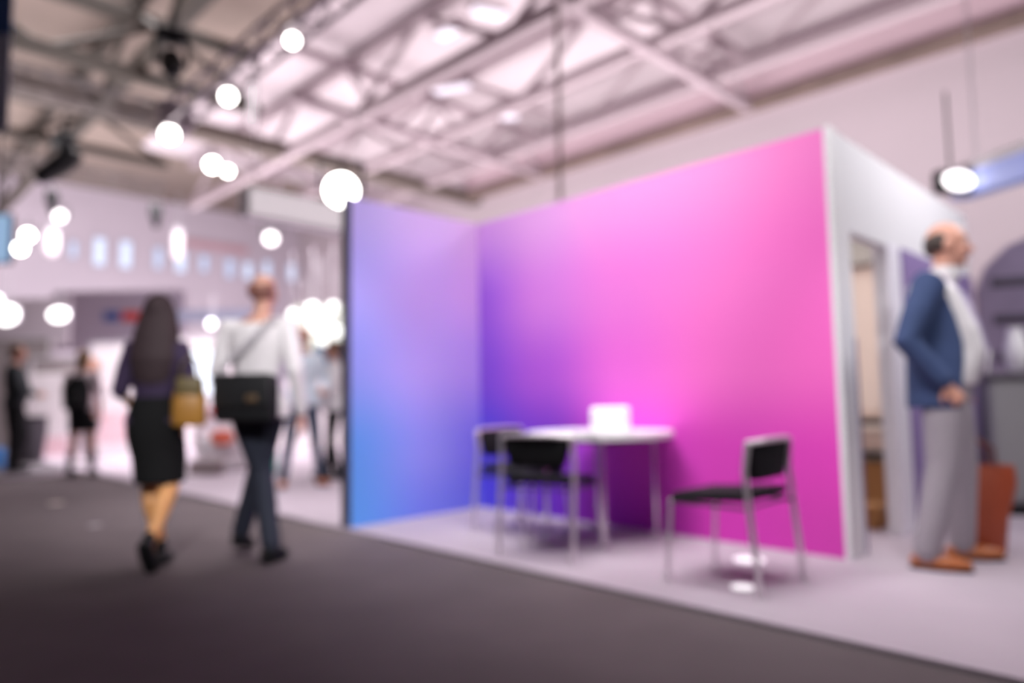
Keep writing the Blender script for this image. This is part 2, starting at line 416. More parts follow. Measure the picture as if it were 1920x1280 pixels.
spot(W(38, 466, 11.2), FRONT, 0.086, 1, 'lit spotlight near the left edge, lower of two touching lamps')
spot(W(508, 447, 12), FRONT + V((0, 0, -6)), 0.115, 1, 'flat looking lit lamp under the white box sign', lens=M['lens_soft'])
# unlit heads seen against the roof
def moving_head(p, s, label, rz, tilt):
    e = thing('moving_head_lamp', label, 'stage lamp', p, rz, 'unlit stage lamps')
    bm = NB(); box(bm, (-.16 * s, -.12 * s, .10 * s), (.16 * s, .12 * s, .22 * s), .03 * s); obj('base', bm, M['blackmetal'], e, True)
    bm = NB()
    for k in (-1, 1): box(bm, (k * .15 * s - .02 * s, -.05 * s, -.16 * s), (k * .15 * s + .02 * s, .05 * s, .12 * s), .01 * s)
    obj('yoke', bm, M['blackmetal'], e, True)
    d = V((0, math.sin(tilt), -math.cos(tilt)))
    bm = NB(); tube(bm, [V((0, 0, -.12 * s)) - d * .13 * s, V((0, 0, -.12 * s)) + d * .02, V((0, 0, -.12 * s)) + d * .26 * s], [.11 * s, .125 * s, .10 * s], 16)
    obj('head', bm, M['blackmetal'], e, True)
    bm = NB(); tube(bm, [(0, 0, .2 * s), (0, 0, .42 * s)], .02 * s, 8); obj('clamp', bm, M['blackmetal'], e, True)
    return e
moving_head(W(322, 96, 8.2), 1.15, 'black unlit stage lamp above the corner of the rig', .5, -.9)
moving_head(W(118, 288, 9.4), 1.15, 'black unlit stage lamp near the left edge above the far lilac wall', 2.2, .8)
moving_head(W(292, 398, 11.5), .55, 'small dark stage lamp hanging above the far windows', .2, .3)
moving_head(W(97, 372, 10.6), .5, 'small dark stage lamp above the dim lit spotlight', .2, .3)

def hang_tube(px, y0, y1, depth, r, label):
    p1 = W(px, y1, depth); p0 = W(px, y0, depth)
    e = thing('tube_lamp', label, 'lamp', p1, 0, 'white hanging tube lamps'); h = p0.z - p1.z
    bm = NB(); tube(bm, [(0, 0, r), (0, 0, h - r)], r, 14); obj('tube', bm, M['tube'], e, True)
    bm = NB(); cyl(bm, (0, 0, h - .02), (0, 0, h + .06), r * 1.1, n=14); tube(bm, [(0, 0, h), (0, 0, h + .8)], .008, 6); obj('hanger', bm, M['alu'], e, True)
hang_tube(473, 155, 238, 9.5, .055, 'short white hanging tube lamp right of the lit spotlight')
hang_tube(333, 432, 486, 15, .10, 'white hanging tube lamp in front of the far windows')
hang_tube(96, 430, 480, 12, .11, 'white hanging tube lamp by the touching spotlights at the left edge')

# white box sign
p = hit_u(582, 402, -4.2)
e = thing('hanging_sign', 'long white blank box sign hanging left of the blue wall', 'sign', p, BROT + math.pi / 2)
bm = NB(); box(bm, (-.95, -.14, -.19), (.95, .14, .19), .01); obj('sign_box', bm, M['whitewall'], e)
bm = NB(); box(bm, (-.93, .135, -.17), (.93, .145, .17)); box(bm, (-.93, -.145, -.17), (.93, -.135, .17)); obj('lit_face', bm, M['lightbox'], e)
for s in (-.8, .8):
    bm = NB(); tube(bm, [(s, 0, .19), (s, 0, 2.6)], .008, 6); obj('wire', bm, M['alu'], e)

# ------------------------------------------------------------------ the booth
pink_print = grad_mat('pink_wall_print', dict(u=3.06, rows=[
    (.00, [(0, (92, 84, 228)), (.25, (112, 52, 200)), (.50, (200, 58, 205)), (.75, (222, 66, 192)), (1, (220, 72, 186))]),
    (.22, [(0, (95, 82, 222)), (.25, (128, 64, 210)), (.50, (214, 70, 205)), (.75, (226, 72, 196)), (1, (226, 70, 188))]),
    (.45, [(0, (136, 84, 214)), (.25, (180, 90, 212)), (.50, (222, 102, 204)), (.75, (240, 112, 200)), (1, (242, 106, 196))]),
    (.70, [(0, (152, 92, 212)), (.25, (206, 122, 214)), (.50, (224, 118, 206)), (.75, (242, 122, 204)), (1, (244, 112, 200))]),
    (1.0, [(0, (196, 140, 214)), (.25, (210, 150, 212)), (.50, (226, 144, 208)), (.75, (244, 144, 208)), (1, (244, 130, 204))]),
]))
blue_print = grad_mat('blue_wall_print', dict(u=1.32, rows=[
    (.00, [(0, (112, 112, 226)), (.4, (118, 128, 232)), (1, (90, 150, 228))]),
    (.22, [(0, (134, 120, 228)), (.4, (142, 140, 232)), (1, (92, 144, 224))]),
    (.50, [(0, (180, 144, 226)), (.4, (176, 152, 230)), (1, (136, 142, 222))]),
    (.75, [(0, (204, 156, 222)), (.4, (188, 154, 226)), (1, (164, 156, 230))]),
    (1.0, [(0, (212, 170, 222)), (.4, (200, 168, 224)), (1, (180, 166, 226))]),
]))
HW = 2.5
e = thing('partition_wall', 'wide booth wall with a violet to hot pink printed gradient', 'booth wall', Q(0, 0, .02), BROT)
bm = NB(); box(bm, (0, 0, 0), (3.03, .04, HW - .02)); obj('printed_fabric', bm, pink_print, e)
bm = NB(); box(bm, (-.05, .04, 0), (3.06, .12, HW - .01)); box(bm, (3.03, -.002, 0), (3.062, .04, HW - .01)); obj('frame', bm, M['white'], e)
e = thing('partition_wall', 'narrow booth wall with a blue to lilac printed gradient', 'booth wall', Q(0, 0, .02), BROT - math.pi / 2)
bm = NB(); box(bm, (0.0, -.04, 0), (1.30, 0, HW - .02)); obj('printed_fabric', bm, blue_print, e)
bm = NB(); box(bm, (0.0, -.10, 0), (1.32, -.04, HW - .01)); box(bm, (1.30, -.04, 0), (1.32, 0.0, HW - .01)); obj('frame', bm, mat('dark_frame', (.06, .06, .09), .5), e)

# white end wall with a doorway: local x = away from the camera (-A), local y = +B
e = thing('end_partition_wall', 'white end wall of the booth with an open doorway beside the pink wall', 'booth wall', Q(3.06, -.12, .02), BROT + math.pi / 2)
# local x -> direction (-A); local y -> -B
D0, D1, DH, EL = .13, .76, 1.90, 3.0
bm = NB()
box(bm, (0, 0, 0), (D0, .08, HW - .02)); box(bm, (D0, 0, DH), (D1, .08, HW - .02)); box(bm, (D1, 0, 0), (EL, .08, HW - .02))
obj('wall_panel', bm, M['whitewall'], e)
bm = NB()
box(bm, (D1, -.015, 0), (D1 + .26, .0, DH + .02), .004); obj('door_jamb', bm, mat('pale_jamb', (.86, .82, .92), .6), e)
bm = NB(); box(bm, (D0 - .02, .0, 0), (D0 + .02, .10, 1.25)); obj('door_edge_strip', bm, M['purple'], e, label='dark purple strip on the near side of the doorway')
bm = NB(); box(bm, (D1 + .28, -.02, 0), (EL - .02, -.002, DH + .02)); obj('graphic_panel', bm, mat('violet_graphic', (.27, .19, .42), .6), e, label='violet lower panel behind the standing man')

# store room seen through the door: beige back wall, ceiling strip
e = thing('store_room_lining', 'beige inner wall seen through the open doorway', 'booth wall', Q(2.96, -3.12, .02), BROT + math.pi)
bm = NB(); box(bm, (0.0, 0, 0), (2.6, .08, HW - .05)); obj('beige_panel', bm, M['beige'], e)
bm = NB(); box(bm, (0.05, .08, 2.14), (2.6, .3, 2.4)); obj('grey_pelmet', bm, mat('grey_pelmet', (.33, .30, .28), .7), e)
l = bpy.data.lights.new('store_room_fill', 'POINT'); l.energy = 30; l.shadow_soft_size = .15; l.color = (1, .92, .86)  # unseen light put inside to brighten the beige wall
o = bpy.data.objects.new('store_room_fill', l); COL.objects.link(o); o.location = Q(2.4, -1.6, 2.3)
# shelf unit
e = thing('shelf_rack', 'low black storage rack in the store room behind the doorway', 'shelf', Q(2.35, -2.2, .02), BROT)
for x in (-.45, .45):
    for y in (-.2, .2):
        bm = NB(); box(bm, (x - .02, y - .02, 0), (x + .02, y + .02, .70)); obj('post', bm, M['blackmetal'], e)
for z in (.40, .66):
    bm = NB(); box(bm, (-.47, -.22, z), (.47, .22, z + .045)); obj('shelf', bm, M['blackmetal'], e)
for (x, y, z, sx, sy, sz, lab, mm) in [(.15, 0, .4455, .22, .16, .15, 'cream carton on the middle shelf of the store room rack', mat('cream_card', (.75, .58, .48), .8)),
                                       (-.22, 0, .4455, .10, .12, .17, 'small dark box beside the cream carton on the rack', M['blackfab']),
                                       (.10, 0, .0, .32, .18, .36, 'big brown cardboard box on the floor under the rack', M['tan']),
                                       (.1, 0, .7055, .2, .15, .06, 'flat cream carton on top of the rack', mat('cream_card', (.75, .58, .48), .8))]:
    pp = Q(2.35, -2.2, .02) + B * x - A * y + V((0, 0, z))
    t = thing('cardboard_box', lab, 'box', pp, BROT)
    bm = NB(); box(bm, (-sx, -sy, 0), (sx, sy, sz), .006); obj('carton', bm, mm, t)
    bm = NB(); box(bm, (-sx - .001, -.025, sz - .06), (sx + .001, .025, sz + .001)); obj('tape', bm, mat('parcel_tape', (.5, .32, .16), .3), t)
pp = Q(2.62, -1.15, .02)
t = thing('cardboard_box', 'low brown cardboard box just inside the doorway', 'box', pp, BROT)
bm = NB(); box(bm, (-.3, -.16, 0), (.26, .16, .15), .006); obj('carton', bm, M['tan'], t)
bm = NB(); box(bm, (-.3, -.025, .10), (.26, .025, .151)); obj('tape', bm, mat('parcel_tape', (.5, .32, .16), .3), t)

# round table
TC = V((.57, 4.72, .02)); TZ = .70
e = thing('round_table', 'round white table on slim chrome legs in the booth', 'table', TC, R(-4))
bm = NB(); cyl(bm, (0, 0, TZ - .035), (0, 0, TZ), .485, n=64); bmesh.ops.bevel(bm, geom=[ed for ed in bm.edges if abs(ed.verts[0].co.z - ed.verts[1].co.z) < 1e-5], offset=.006, segments=2, affect='EDGES')
obj('table_top', bm, mat('table_laminate', (.88, .85, .88), .35), e, True)
for k in range(4):
    a = k * math.pi / 2
    x, y = .36 * math.cos(a), .36 * math.sin(a)
    bm = NB(); tube(bm, [(x, y, .01), (x, y, TZ - .035)], .012, 12); cyl(bm, (x, y, 0), (x, y, .02), .024, n=12); obj('leg', bm, M['chrome'], e, True)
bm = NB()
for k in range(4):
    a = k * math.pi / 2; a2 = a + math.pi / 2
    tube(bm, [(.36 * math.cos(a), .36 * math.sin(a), TZ - .05), (.36 * math.cos(a2), .36 * math.sin(a2), TZ - .05)], .012, 8)
obj('under_frame', bm, M['blackmetal'], e, True)
# white box on the table
pb = G(1138, 817, TZ + .02)
e = thing('display_box', 'glowing white square box standing on the round table', 'box', TC + V((.05, -.25, TZ)), R(-12))
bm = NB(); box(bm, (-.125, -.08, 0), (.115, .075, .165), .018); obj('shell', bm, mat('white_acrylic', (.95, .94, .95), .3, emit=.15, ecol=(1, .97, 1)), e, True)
bm = NB(); box(bm, (-.13, -.085, 0), (.13, .085, .018), .004); obj('base', bm, M['white'], e, True)
for (x, y, rz, lab) in [(-.24, -.20, .4, 'small stack of white leaflets on the table edge behind the near chair'), (-.12, -.40, .9, 'second pile of white leaflets closer to the white box')]:
    bm = NB()
    for k in range(4): box(bm, (-.055 + k * .003, -.075, k * .004), (.055 + k * .002, .075, k * .004 + .0035))
    tag(obj('leaflet_stack', bm, M['white'], loc=TC + V((x, y, TZ)), rz=rz), lab, 'leaflets', 'leaflet stacks on the round table')

# chairs: local front +y, right +x
M['satin'] = mat('satin_steel', (.82, .76, .80), .32, .6)
def make_chair(label):
    e = thing('meeting_chair', label, 'chair', (0, 0, .02), 0, 'black and chrome meeting chairs')
    ch = M['satin']; r = .012; e.scale = (1, 1, .955)
    bm = NB(); box(bm, (-.21, -.21, .425), (.21, .225, .475), .022)
    for v in bm.verts: v.co.z += .02 * (v.co.y / .2) ** 2 * (1 if v.co.y < 0 else -.6)
    obj('seat', bm, M['blackfab'], e, True)
    bm = NB(); box(bm, (-.215, -.02, -.095), (.215, .015, .10), .03)
    for v in bm.verts: v.co.x *= 1 - .22 * max(0, .02 - v.co.z) / .115
    for v in bm.verts: v.co.y -= .035 * (1 - (v.co.x / .215) ** 2)
    for v in bm.verts: v.co = V((v.co.x, (v.co.y - .195 - .12 * (v.co.z)), v.co.z + .64))
    obj('backrest', bm, M['blackfab'], e, True)
    for s in (-1, 1):
        bm = NB()
        tube(bm, [(s * .235, -.26, .012), (s * .235, -.222, .40), (s * .232, -.205, .60), (s * .224, -.220, .735)], r * 1.15, 10)
        cyl(bm, (s * .235, -.26, 0), (s * .235, -.26, .03), .018, .015, 12)
        obj('leg', bm, ch, e, True)
        bm = NB()
        tube(bm, [(s * .235, .235, .012), (s * .225, .205, .42)], r * .8, 10)
        cyl(bm, (s * .235, .235, 0), (s * .235, .235, .03), .018, .015, 12)
        obj('leg', bm, ch, e, True)
        bm = NB(); tube(bm, [(s * .225, .205, .42), (s * .225, -.22, .415)], r * .7, 10); obj('side_rail', bm, M['blackmetal'], e, True)
    bm = NB(); tube(bm, [(-.224, -.220, .735), (-.1, -.250, .745), (.1, -.250, .745), (.224, -.220, .735)], r * 1.1, 10); obj('top_rail', bm, ch, e, True)
    bm = NB()
    for y in (-.20, .20): tube(bm, [(-.225, y, .418), (.225, y, .418)], .007, 8)
    obj('cross_rails', bm, M['blackmetal'], e, True)
    return e
chair = make_chair('black chair with chrome legs nearest the camera at the table, back turned')
def face(o, x, y, d): o.location = (x, y, .02); o.rotation_euler = (0, 0, math.atan2(d[1], d[0]) - math.pi / 2)
face(chair, .225, 4.36, (.44, .898))
c2 = copy_tree(chair); c2['label'] = 'black chair tucked between the round table and the blue wall'; face(c2, .055, 5.04, (.70, -.68))
c3 = copy_tree(chair); c3['label'] = 'black chair standing alone at the right in front of the magenta wall'; face(c3, 1.095, 3.63, (-.705, .709))

# glowing white discs that imitate bright glare on the carpet
for (px, py, rx, lab) in [(1405, 1051, .085, 'larger glowing white oval disc imitating glare on the pale carpet by the lone chair'), (1392, 1102, .052, 'smaller glowing white glare disc nearest the carpet edge by the lone chair')]:
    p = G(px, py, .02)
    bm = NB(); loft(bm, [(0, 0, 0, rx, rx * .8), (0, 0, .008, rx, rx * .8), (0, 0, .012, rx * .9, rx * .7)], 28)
    tag(obj('glare_disc', bm, mat('glare_glow', (.9, .88, .9), .3, emit=.75, ecol=(1, .97, 1)), loc=p, smooth=True, rz=-.3), lab, 'glare disc', 'white glare discs on the carpet')
for (px, py, rx, z, c, lab) in [(105, 943, .07, 0, (.55, .44, .41), 'pale round painted light pool on the dark aisle left of the woman'), (178, 985, .05, 0, (.30, .26, .29), 'fainter round painted light pool on the dark aisle, lower of the two'),
                             (360, 893, .07, .02, (.9, .88, .9), 'white round painted spot on the pale carpet between the two walkers')]:  # the two aisle spots are pools of light painted as flat discs
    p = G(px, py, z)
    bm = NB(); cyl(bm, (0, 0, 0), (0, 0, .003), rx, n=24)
    tag(obj('pale_floor_spot', bm, mat('floor_spot_' + str(px), c, .5), loc=p), lab, 'floor spot')

# ------------------------------------------------------------------ people (local: +y forward, +x right, metres for a 1.75 m body)
def hand(bm, wr, d, palm_n, s=1.0, curl=.5):
    """palm, four bent fingers and a thumb from wrist wr along d; palm_n is the way the palm faces"""
    d = V(d).normalized(); n = V(palm_n); n = (n - d * n.dot(d)).normalized(); t = d.cross(n)
    wr = V(wr)
    tube(bm, [wr - d * .02, wr + d * .035 * s, wr + d * .085 * s], [.024 * s, .032 * s, .036 * s], 10, 1, .5, ref=t)
    for k, L in enumerate((.070, .080, .075, .058)):
        o = t * ((k - 1.5) * .020 * s)
        p = wr + d * .088 * s + o; a = curl * .5
        p1 = p + (d * math.cos(a) + n * math.sin(a)) * L * .5 * s
        p2 = p1 + (d * math.cos(a * 2.4) + n * math.sin(a * 2.4)) * L * .3 * s
        p3 = p2 + (d * math.cos(a * 3.4) + n * math.sin(a * 3.4)) * L * .22 * s
        tube(bm, [p, p1, p2, p3], [.0095 * s, .009 * s, .0085 * s, .007 * s], 8, caps=2)
    b = wr + d * .03 * s - t * .026 * s
    q1 = b + (d * .6 - t * .75 + n * .3).normalized() * .038 * s; q2 = q1 + (d * .85 - t * .2 + n * .5).normalized() * .034 * s
    tube(bm, [b, q1, q2], [.014 * s, .011 * s, .009 * s], 8, caps=2)

BASE = dict(
    hipL=(-.09, 0, .93), kneeL=(-.095, .03, .50), ankL=(-.095, 0, .085), toeL=(0, 1, 0),
    hipR=(.09, 0, .93), kneeR=(.095, .03, .50), ankR=(.095, 0, .085), toeR=(0, 1, 0),
    shL=(-.185, -.01, 1.42), elL=(-.23, -.03, 1.13), wrL=(-.23, .05, .88),
    shR=(.185, -.01, 1.42), elR=(.23, -.03, 1.13), wrR=(.23, .05, .88),
    head=(0, .02, 1.64), hand_n_L=(1, 0, 0), hand_n_R=(-1, 0, 0), handdL=(0, .1, -1), handdR=(0, .1, -1), head_rz=0)

def person(label, loc, rz, H, pose, look, vox=.009, female=False):
    lk = .82 if look.get('trousers') else (1.12 if female else 1.0)
    P = dict(BASE); P.update(pose); S = H / 1.75
    for k in list(P):
        if isinstance(P[k], tuple): P[k] = V(P[k])
    e = thing('person', label, 'person', loc, rz); e.scale = (S, S, S)
    sk = look['skin']; f = .88 if female else 1.0; belly = look.get('belly', 0); wd = look.get('width', 1.0)
    hr = Matrix.Rotation(P['head_rz'], 3, 'Z'); hc = P['head']
    def hp(x, y, z): return hc + hr @ V((x, y, z))
    # body
    bm = NB()
    tx = lambda z: (P['shL'].x + P['shR'].x) / 2 * max(0, (z - .95) / .47)
    ty = lambda z: ((P['shL'].y + P['shR'].y) / 2 + .01) * max(0, (z - .95) / .47)
    def torso(b, k, extra=0, z0=.84, z1=1.49):
        secs = [(.84, .135, .105, 0), (.92, .160 * (1.06 if female else 1), .118, .0), (1.00, .150, .112, .012 + belly * .3), (1.09, .132 * f, .100 + belly * .5, .01 + belly * .5),
                (1.20, .145 * f, .108 + belly * .35, .008 + belly * .35), (1.32, .165 * f, .115 + (.012 if female else 0), .004), (1.40, .172 * f, .10, -.006), (1.45, .120 * f, .078, -.01), (1.50, .062, .06, -.008)]
        out = [(tx(z), ty(z) + cy, z, rx * k * wd + extra, ry * k + extra) for (z, rx, ry, cy) in secs if z0 - .001 <= z <= z1 + .02]
        loft(b, out, 20, 2.3)
    torso(bm, 1.0)
    tube(bm, [(tx(1.45), ty(1.45) - .01, 1.44), hc + V((0, -.02, -.13)), hc + V((0, -.01, -.04))], [.058 * f, .055 * f, .055 * f], 12)
    n0 = len(bm.verts)
    ell(bm, (0, -.008, .022), (.076, .096, .098)); ell(bm, (0, .022, -.048), (.056, .066, .066)); ell(bm, (0, .058, -.092), (.026, .026, .024))
    tube(bm, [(0, .085, .012), (0, .108, -.030)], [.009, .015], 8)               # nose
    ell(bm, (0, .084, .030), (.052, .014, .010)); ell(bm, (0, .083, -.060), (.026, .014, .011))
    for s in (-1, 1):
        ell(bm, (s * .078, -.008, -.008), (.011, .022, .032)); ell(bm, (s * .040, .060, -.028), (.022, .022, .022))
    bm.verts.ensure_lookup_table()
    for v in bm.verts[n0:]: v.co = hc + hr @ v.co
    for s in 'LR':
        tube(bm, [P['hip' + s], (P['hip' + s] + P['knee' + s]) / 2, P['knee' + s]], [.088 * lk, .074 * lk, .054 * lk], 12)
        kn, an = P['knee' + s], P['ank' + s]; d = an - kn
        back = V((0, -1, 0)); 
        tube(bm, [kn, kn + d * .28 + back * .014, kn + d * .6, an], [.053 * lk, .055 * lk, .042 * lk, .033], 12)
        toe = P['toe' + s].normalized()
        tube(bm, [an + V((0, 0, -.035)) - toe * .03, an + toe * .07 + V((0, 0, -.045)), an + toe * .13 + V((0, 0, -.055))], [.032, .032, .022], 10)
        sh, elb, wr = P['sh' + s], P['el' + s], P['wr' + s]
        tube(bm, [sh, (sh + elb) / 2, elb], [.052 * f, .045 * f, .037 * f], 12)
        tube(bm, [elb, elb + (wr - elb) * .3, wr], [.037 * f, .038 * f, .024 * f], 12)
        hand(bm, wr, P['handd' + s], P['hand_n_' + s], 1.0 if not female else .9, P.get('curl' + s, .5))
    fuse('body', bm, sk, e, vox, 3)
    # clothes
    top = look.get('top')
    if top:
        bm = NB(); zb = look.get('top_z', .88); torso(bm, 1.04, .016, .92 if zb > .85 else .84, 1.45)
        if zb < .9: loft(bm, [(tx(zb), 0, zb, .165 * wd + .045, .125 + .03 + belly * .3), (tx(.95), 0, .95, .165 * wd + .042, .125 + .025 + belly * .3), (tx(1), .01, 1.02, .152 * wd + .02, .112 + .02 + belly * .4)], 20, 2.3)
        for s in 'LR':
            sh, elb, wr = P['sh' + s], P['el' + s], P['wr' + s]; sl = look.get('sleeve', 1.0); k = look.get('loose', 1.0)
            pts = [V((sh.x * .7, sh.y, sh.z - .005)), sh, (sh + elb) / 2]; rr = [.06, .068 * k, .060 * k]
            if sl > .45: pts.append(elb); rr.append(.052 * k)
            if sl > .9: pts.append(elb + (wr - elb) * .93); rr.append(.036 * k)
            tube(bm, pts, rr, 12)
        fuse(look.get('top_name', 'shirt'), bm, top, e, vox, 8)
    if look.get('collar'):
        bm = NB(); tube(bm, [hc + V((tx(1.45) * 0, -.02, -.175)), hc + V((0, -.022, -.125))], [.072, .066], 14, caps=1); obj('collar', bm, look['collar'], e, True)
    if look.get('trousers'):
        k = look.get('tk', 1.0); bm = NB()
        torso(bm, 1.0, .010, .84, .99)
        for s in 'LR':
            h, kn, an = P['hip' + s], P['knee' + s], P['ank' + s]
            end = an + (kn - an).normalized() * (.0)
            tube(bm, [h, h + (kn - h) * .4, kn, kn + (end - kn) * .5, end], [.104, .092 * k, .070 * k, .064 * k, .058 * k], 14, caps=2)
        fuse('trousers', bm, look['trousers'], e, vox, 8)
        bm = NB(); loft(bm, [(0, .01, .985, .160 * wd, .125 + belly * .4), (0, .01, 1.015, .160 * wd, .125 + belly * .4)], 20, 2.3); obj('belt', bm, M['blackfab'], e, True)
    if look.get('dress'):
        bm = NB(); hz = look['hem']; cx = (P['kneeL'].x + P['kneeR'].x) / 2; cy = (P['kneeL'].y + P['kneeR'].y) / 2
        z1 = look.get('dress_top', 1.06)
        hw = max(.150, (P['kneeR'].x - P['kneeL'].x) / 2 + .075)
        secs = [(cx, cy, hz, hw, .150), (cx * .8, cy * .8, hz + .16, max(.165, hw), .145), (0, 0, .84, .178, .140), (0, 0, .93, .182, .140), (0, 0, 1.0, .165, .130), (0, .01, z1, .140, .118)]
        loft(bm, secs, 24, 2.2); fuse('skirt', bm, look['dress'], e, vox, 6)
    for s in 'LR':
        an = P['ank' + s]; toe = P['toe' + s].normalized(); m = look['shoes']; tall = look.get('boot', 0)
        bm = NB(); side = toe.cross(V((0, 0, 1))).normalized(); dn = side.cross(toe).normalized()
        if dn.z > 0: dn = -dn
        a0 = an + dn * .048
        tube(bm, [a0 - toe * .045, a0 + toe * .02, a0 + toe * .10, a0 + toe * .165], [.038, .043, .046, .030], 14, 1, .82, ref=side)
        tube(bm, [a0 - toe * .02 - dn * .01, an + V((0, 0, .01 + tall))], [.040, .040 + .01 * (tall > .1)], 12, caps=2)
        so = fuse('boot' if tall > .1 else 'shoe', bm, m, e, min(vox, .01), 4)
        bm = NB(); tube(bm, [a0 - toe * .05 + dn * .034, a0 + toe * .05 + dn * .034, a0 + toe * .17 + dn * .028], [.036, .042, .030], 12, 1, .22, ref=side); obj('sole', bm, M['blackfab'], so, True)
    # hair
    hs = look.get('hair')
    if hs:
        kind, hm = hs; bm = NB()
        if kind == 'long':
            ell(bm, (0, -.022, .035), (.094, .106, .104)); tube(bm, [(0, -.05, 0), (0, -.085, -.14), (0, -.105, -.30), (0, -.10, -.40)], [.095, .120, .130, .110], 16, 1.12, .62, ref=(1, 0, 0))
            for s in (-1, 1): tube(bm, [(s * .07, .0, .02), (s * .09, -.02, -.12), (s * .11, -.05, -.26)], [.035, .045, .035], 10)
        elif kind == 'short':
            ell(bm, (0, -.022, .038), (.083, .098, .092)); ell(bm, (0, -.055, -.02), (.070, .055, .070))
        elif kind == 'thin':
            for s in (-1, 1): ell(bm, (s * .052, -.042, .012), (.033, .060, .052))
            ell(bm, (0, -.072, .005), (.060, .036, .062))
        elif kind == 'bob':
            ell(bm, (0, -.022, .035), (.092, .106, .10)); ell(bm, (0, -.05, -.07), (.088, .065, .085))
        bmesh.ops.transform(bm, matrix=Matrix.Translation(hc) @ hr.to_4x4(), verts=bm.verts)
        fuse('hair', bm, hm, e, min(vox, .008), 5)
    if look.get('face'):
        for s in (-1, 1):
            bm = NB(); ell(bm, hp(s * .030, .080, .008), (.011, .009, .008)); ob = obj('eye', bm, mat('eye_white', (.7, .66, .64), .3), e, True)
            bm = NB(); ell(bm, hp(s * .030, .087, .008), (.005, .004, .005)); obj('iris', bm, M['blackfab'], ob, True)
            bm = NB(); tube(bm, [hp(s * .016, .091, .030), hp(s * .046, .080, .031)], .004, 6); obj('eyebrow', bm, M['hairbrown'], e, True)
        bm = NB(); tube(bm, [hp(-.024, .089, -.058), hp(0, .098, -.056), hp(.024, .089, -.058)], .005, 8, ref=(0, 0, 1)); obj('lips', bm, mat('lips', (.45, .14, .12), .5), e, True)
    return e, P

def local(e, p): 
    return e.location + Matrix.Rotation(e.rotation_euler.z, 3, 'Z') @ (V(p) * e.scale.x)

# walkers seen from behind, going away along the aisle
wl = G(286, 1062); AW = R(6)
walk1 = dict(hipL=(-.085, 0, .93), kneeL=(-.045, .06, .50), ankL=(.035, .03, .10), toeL=(0, 1, -.05),
             hipR=(.085, 0, .93), kneeR=(.10, -.02, .51), ankR=(.055, -.20, .18), toeR=(0, .55, -.85),
             shL=(-.155, -.01, 1.40), elL=(-.215, -.03, 1.13), wrL=(-.21, .16, 1.02), handdL=(0.1, 1, .1), hand_n_L=(0, 0, -1),
             shR=(.155, -.01, 1.40), elR=(.235, -.07, 1.14), wrR=(.16, .10, 1.08), handdR=(-.3, 1, .2), hand_n_R=(0, 0, -1), head=(0, .03, 1.635))
wo, wp = person('woman seen from behind with long dark hair, black skirt and bare calves, walking', wl, AW, 1.60, walk1,
    dict(skin=M['skin_warmlit'], top=mat('plum_navy_blouse', (.040, .022, .065), .8), top_name='blouse', top_z=.98, sleeve=.5, dress=mat('black_skirt', (.010, .010, .011), .85, spec=.2), hem=.53, dress_top=1.10,
         shoes=M['blackmetal'], boot=.03, hair=('long', M['hair'])), .008, True)
# handbag on her right arm
hb = thing('handbag', 'mustard brown handbag hanging from the elbow of the woman in the black skirt', 'bag', local(wo, (.26, -.15, .90)), AW + R(8)); hb.scale = (.80, 1, 1.08)
bm = NB(); loft(bm, [(0, 0, 0, .105, .055), (0, 0, .02, .118, .066), (0, 0, .14, .112, .055), (0, 0, .25, .085, .030)], 24, 3.2); obj('bag_body', bm, mat('mustard_leather', (.40, .19, .035), .45, noise=(9, .2)), hb, True)
bm = NB(); box(bm, (-.09, -.050, .15), (.09, .045, .262), .02); obj('flap', bm, mat('olive_leather', (.13, .095, .035), .5), hb, True)
bm = NB(); tube(bm, [(-.07, 0, .22), (-.06, 0, .33), (0, 0, .385), (.06, 0, .33), (.07, 0, .22)], .008, 8); obj('strap', bm, mat('olive_leather', (.13, .095, .035), .5), hb, True)

ml = G(480, 1046); AM = R(-4)
walk2 = dict(hipL=(-.09, 0, .94), kneeL=(.015, .05, .51), ankL=(.145, -.12, .10), toeL=(.15, 1, -.15),
             hipR=(.09, 0, .94), kneeR=(-.015, .06, .52), ankR=(-.165, .14, .13), toeR=(0, 1, -.25),
             shL=(-.19, -.01, 1.43), elL=(-.24, -.05, 1.15), wrL=(-.20, .14, .98), handdL=(.2, 1, -.3), hand_n_L=(1, 0, 0),
             shR=(.19, -.01, 1.43), elR=(.255, -.05, 1.15), wrR=(.27, .04, .88), handdR=(0, .15, -1), head=(.02, .03, 1.65))
ma, mp_ = person('man seen from behind in a white shirt and dark jeans with a black shoulder bag', ml, AM, 1.74, walk2,
    dict(skin=M['skin'], top=M['shirt'], top_z=.86, sleeve=1, loose=1.05, width=1.0, trousers=M['jeans'], shoes=M['blackfab'], hair=('thin', M['hairred'])), .008)
sb = thing('shoulder_bag', 'black shoulder bag on the left hip of the white shirted man', 'bag', local(ma, (.03, -.225, .84)), AM + R(-6))
bm = NB(); box(bm, (-.19, -.055, 0), (.19, .055, .28), .035); obj('bag_body', bm, M['blackfab'], sb, True)
bm = NB(); box(bm, (-.185, -.072, .09), (.185, -.05, .285), .012); obj('flap', bm, mat('black_leather', (.018, .018, .02), .4), sb, True)
bm = NB(); box(bm, (.04, -.082, .12), (.11, -.070, .16), .004); obj('buckle', bm, mat('bronze', (.30, .2, .12), .35, .7), sb, True)
bm = NB()
tube(bm, [V(q) - V((.03, -.225, .84)) for q in ((-.21, -.21, 1.08), (-.12, -.185, 1.20), (.02, -.170, 1.33), (.11, -.11, 1.455), (.13, .02, 1.485), (.12, .11, 1.44))], .012, 8, 1.6, .5)
obj('strap', bm, mat('grey_strap', (.45, .42, .46), .8), sb, True)

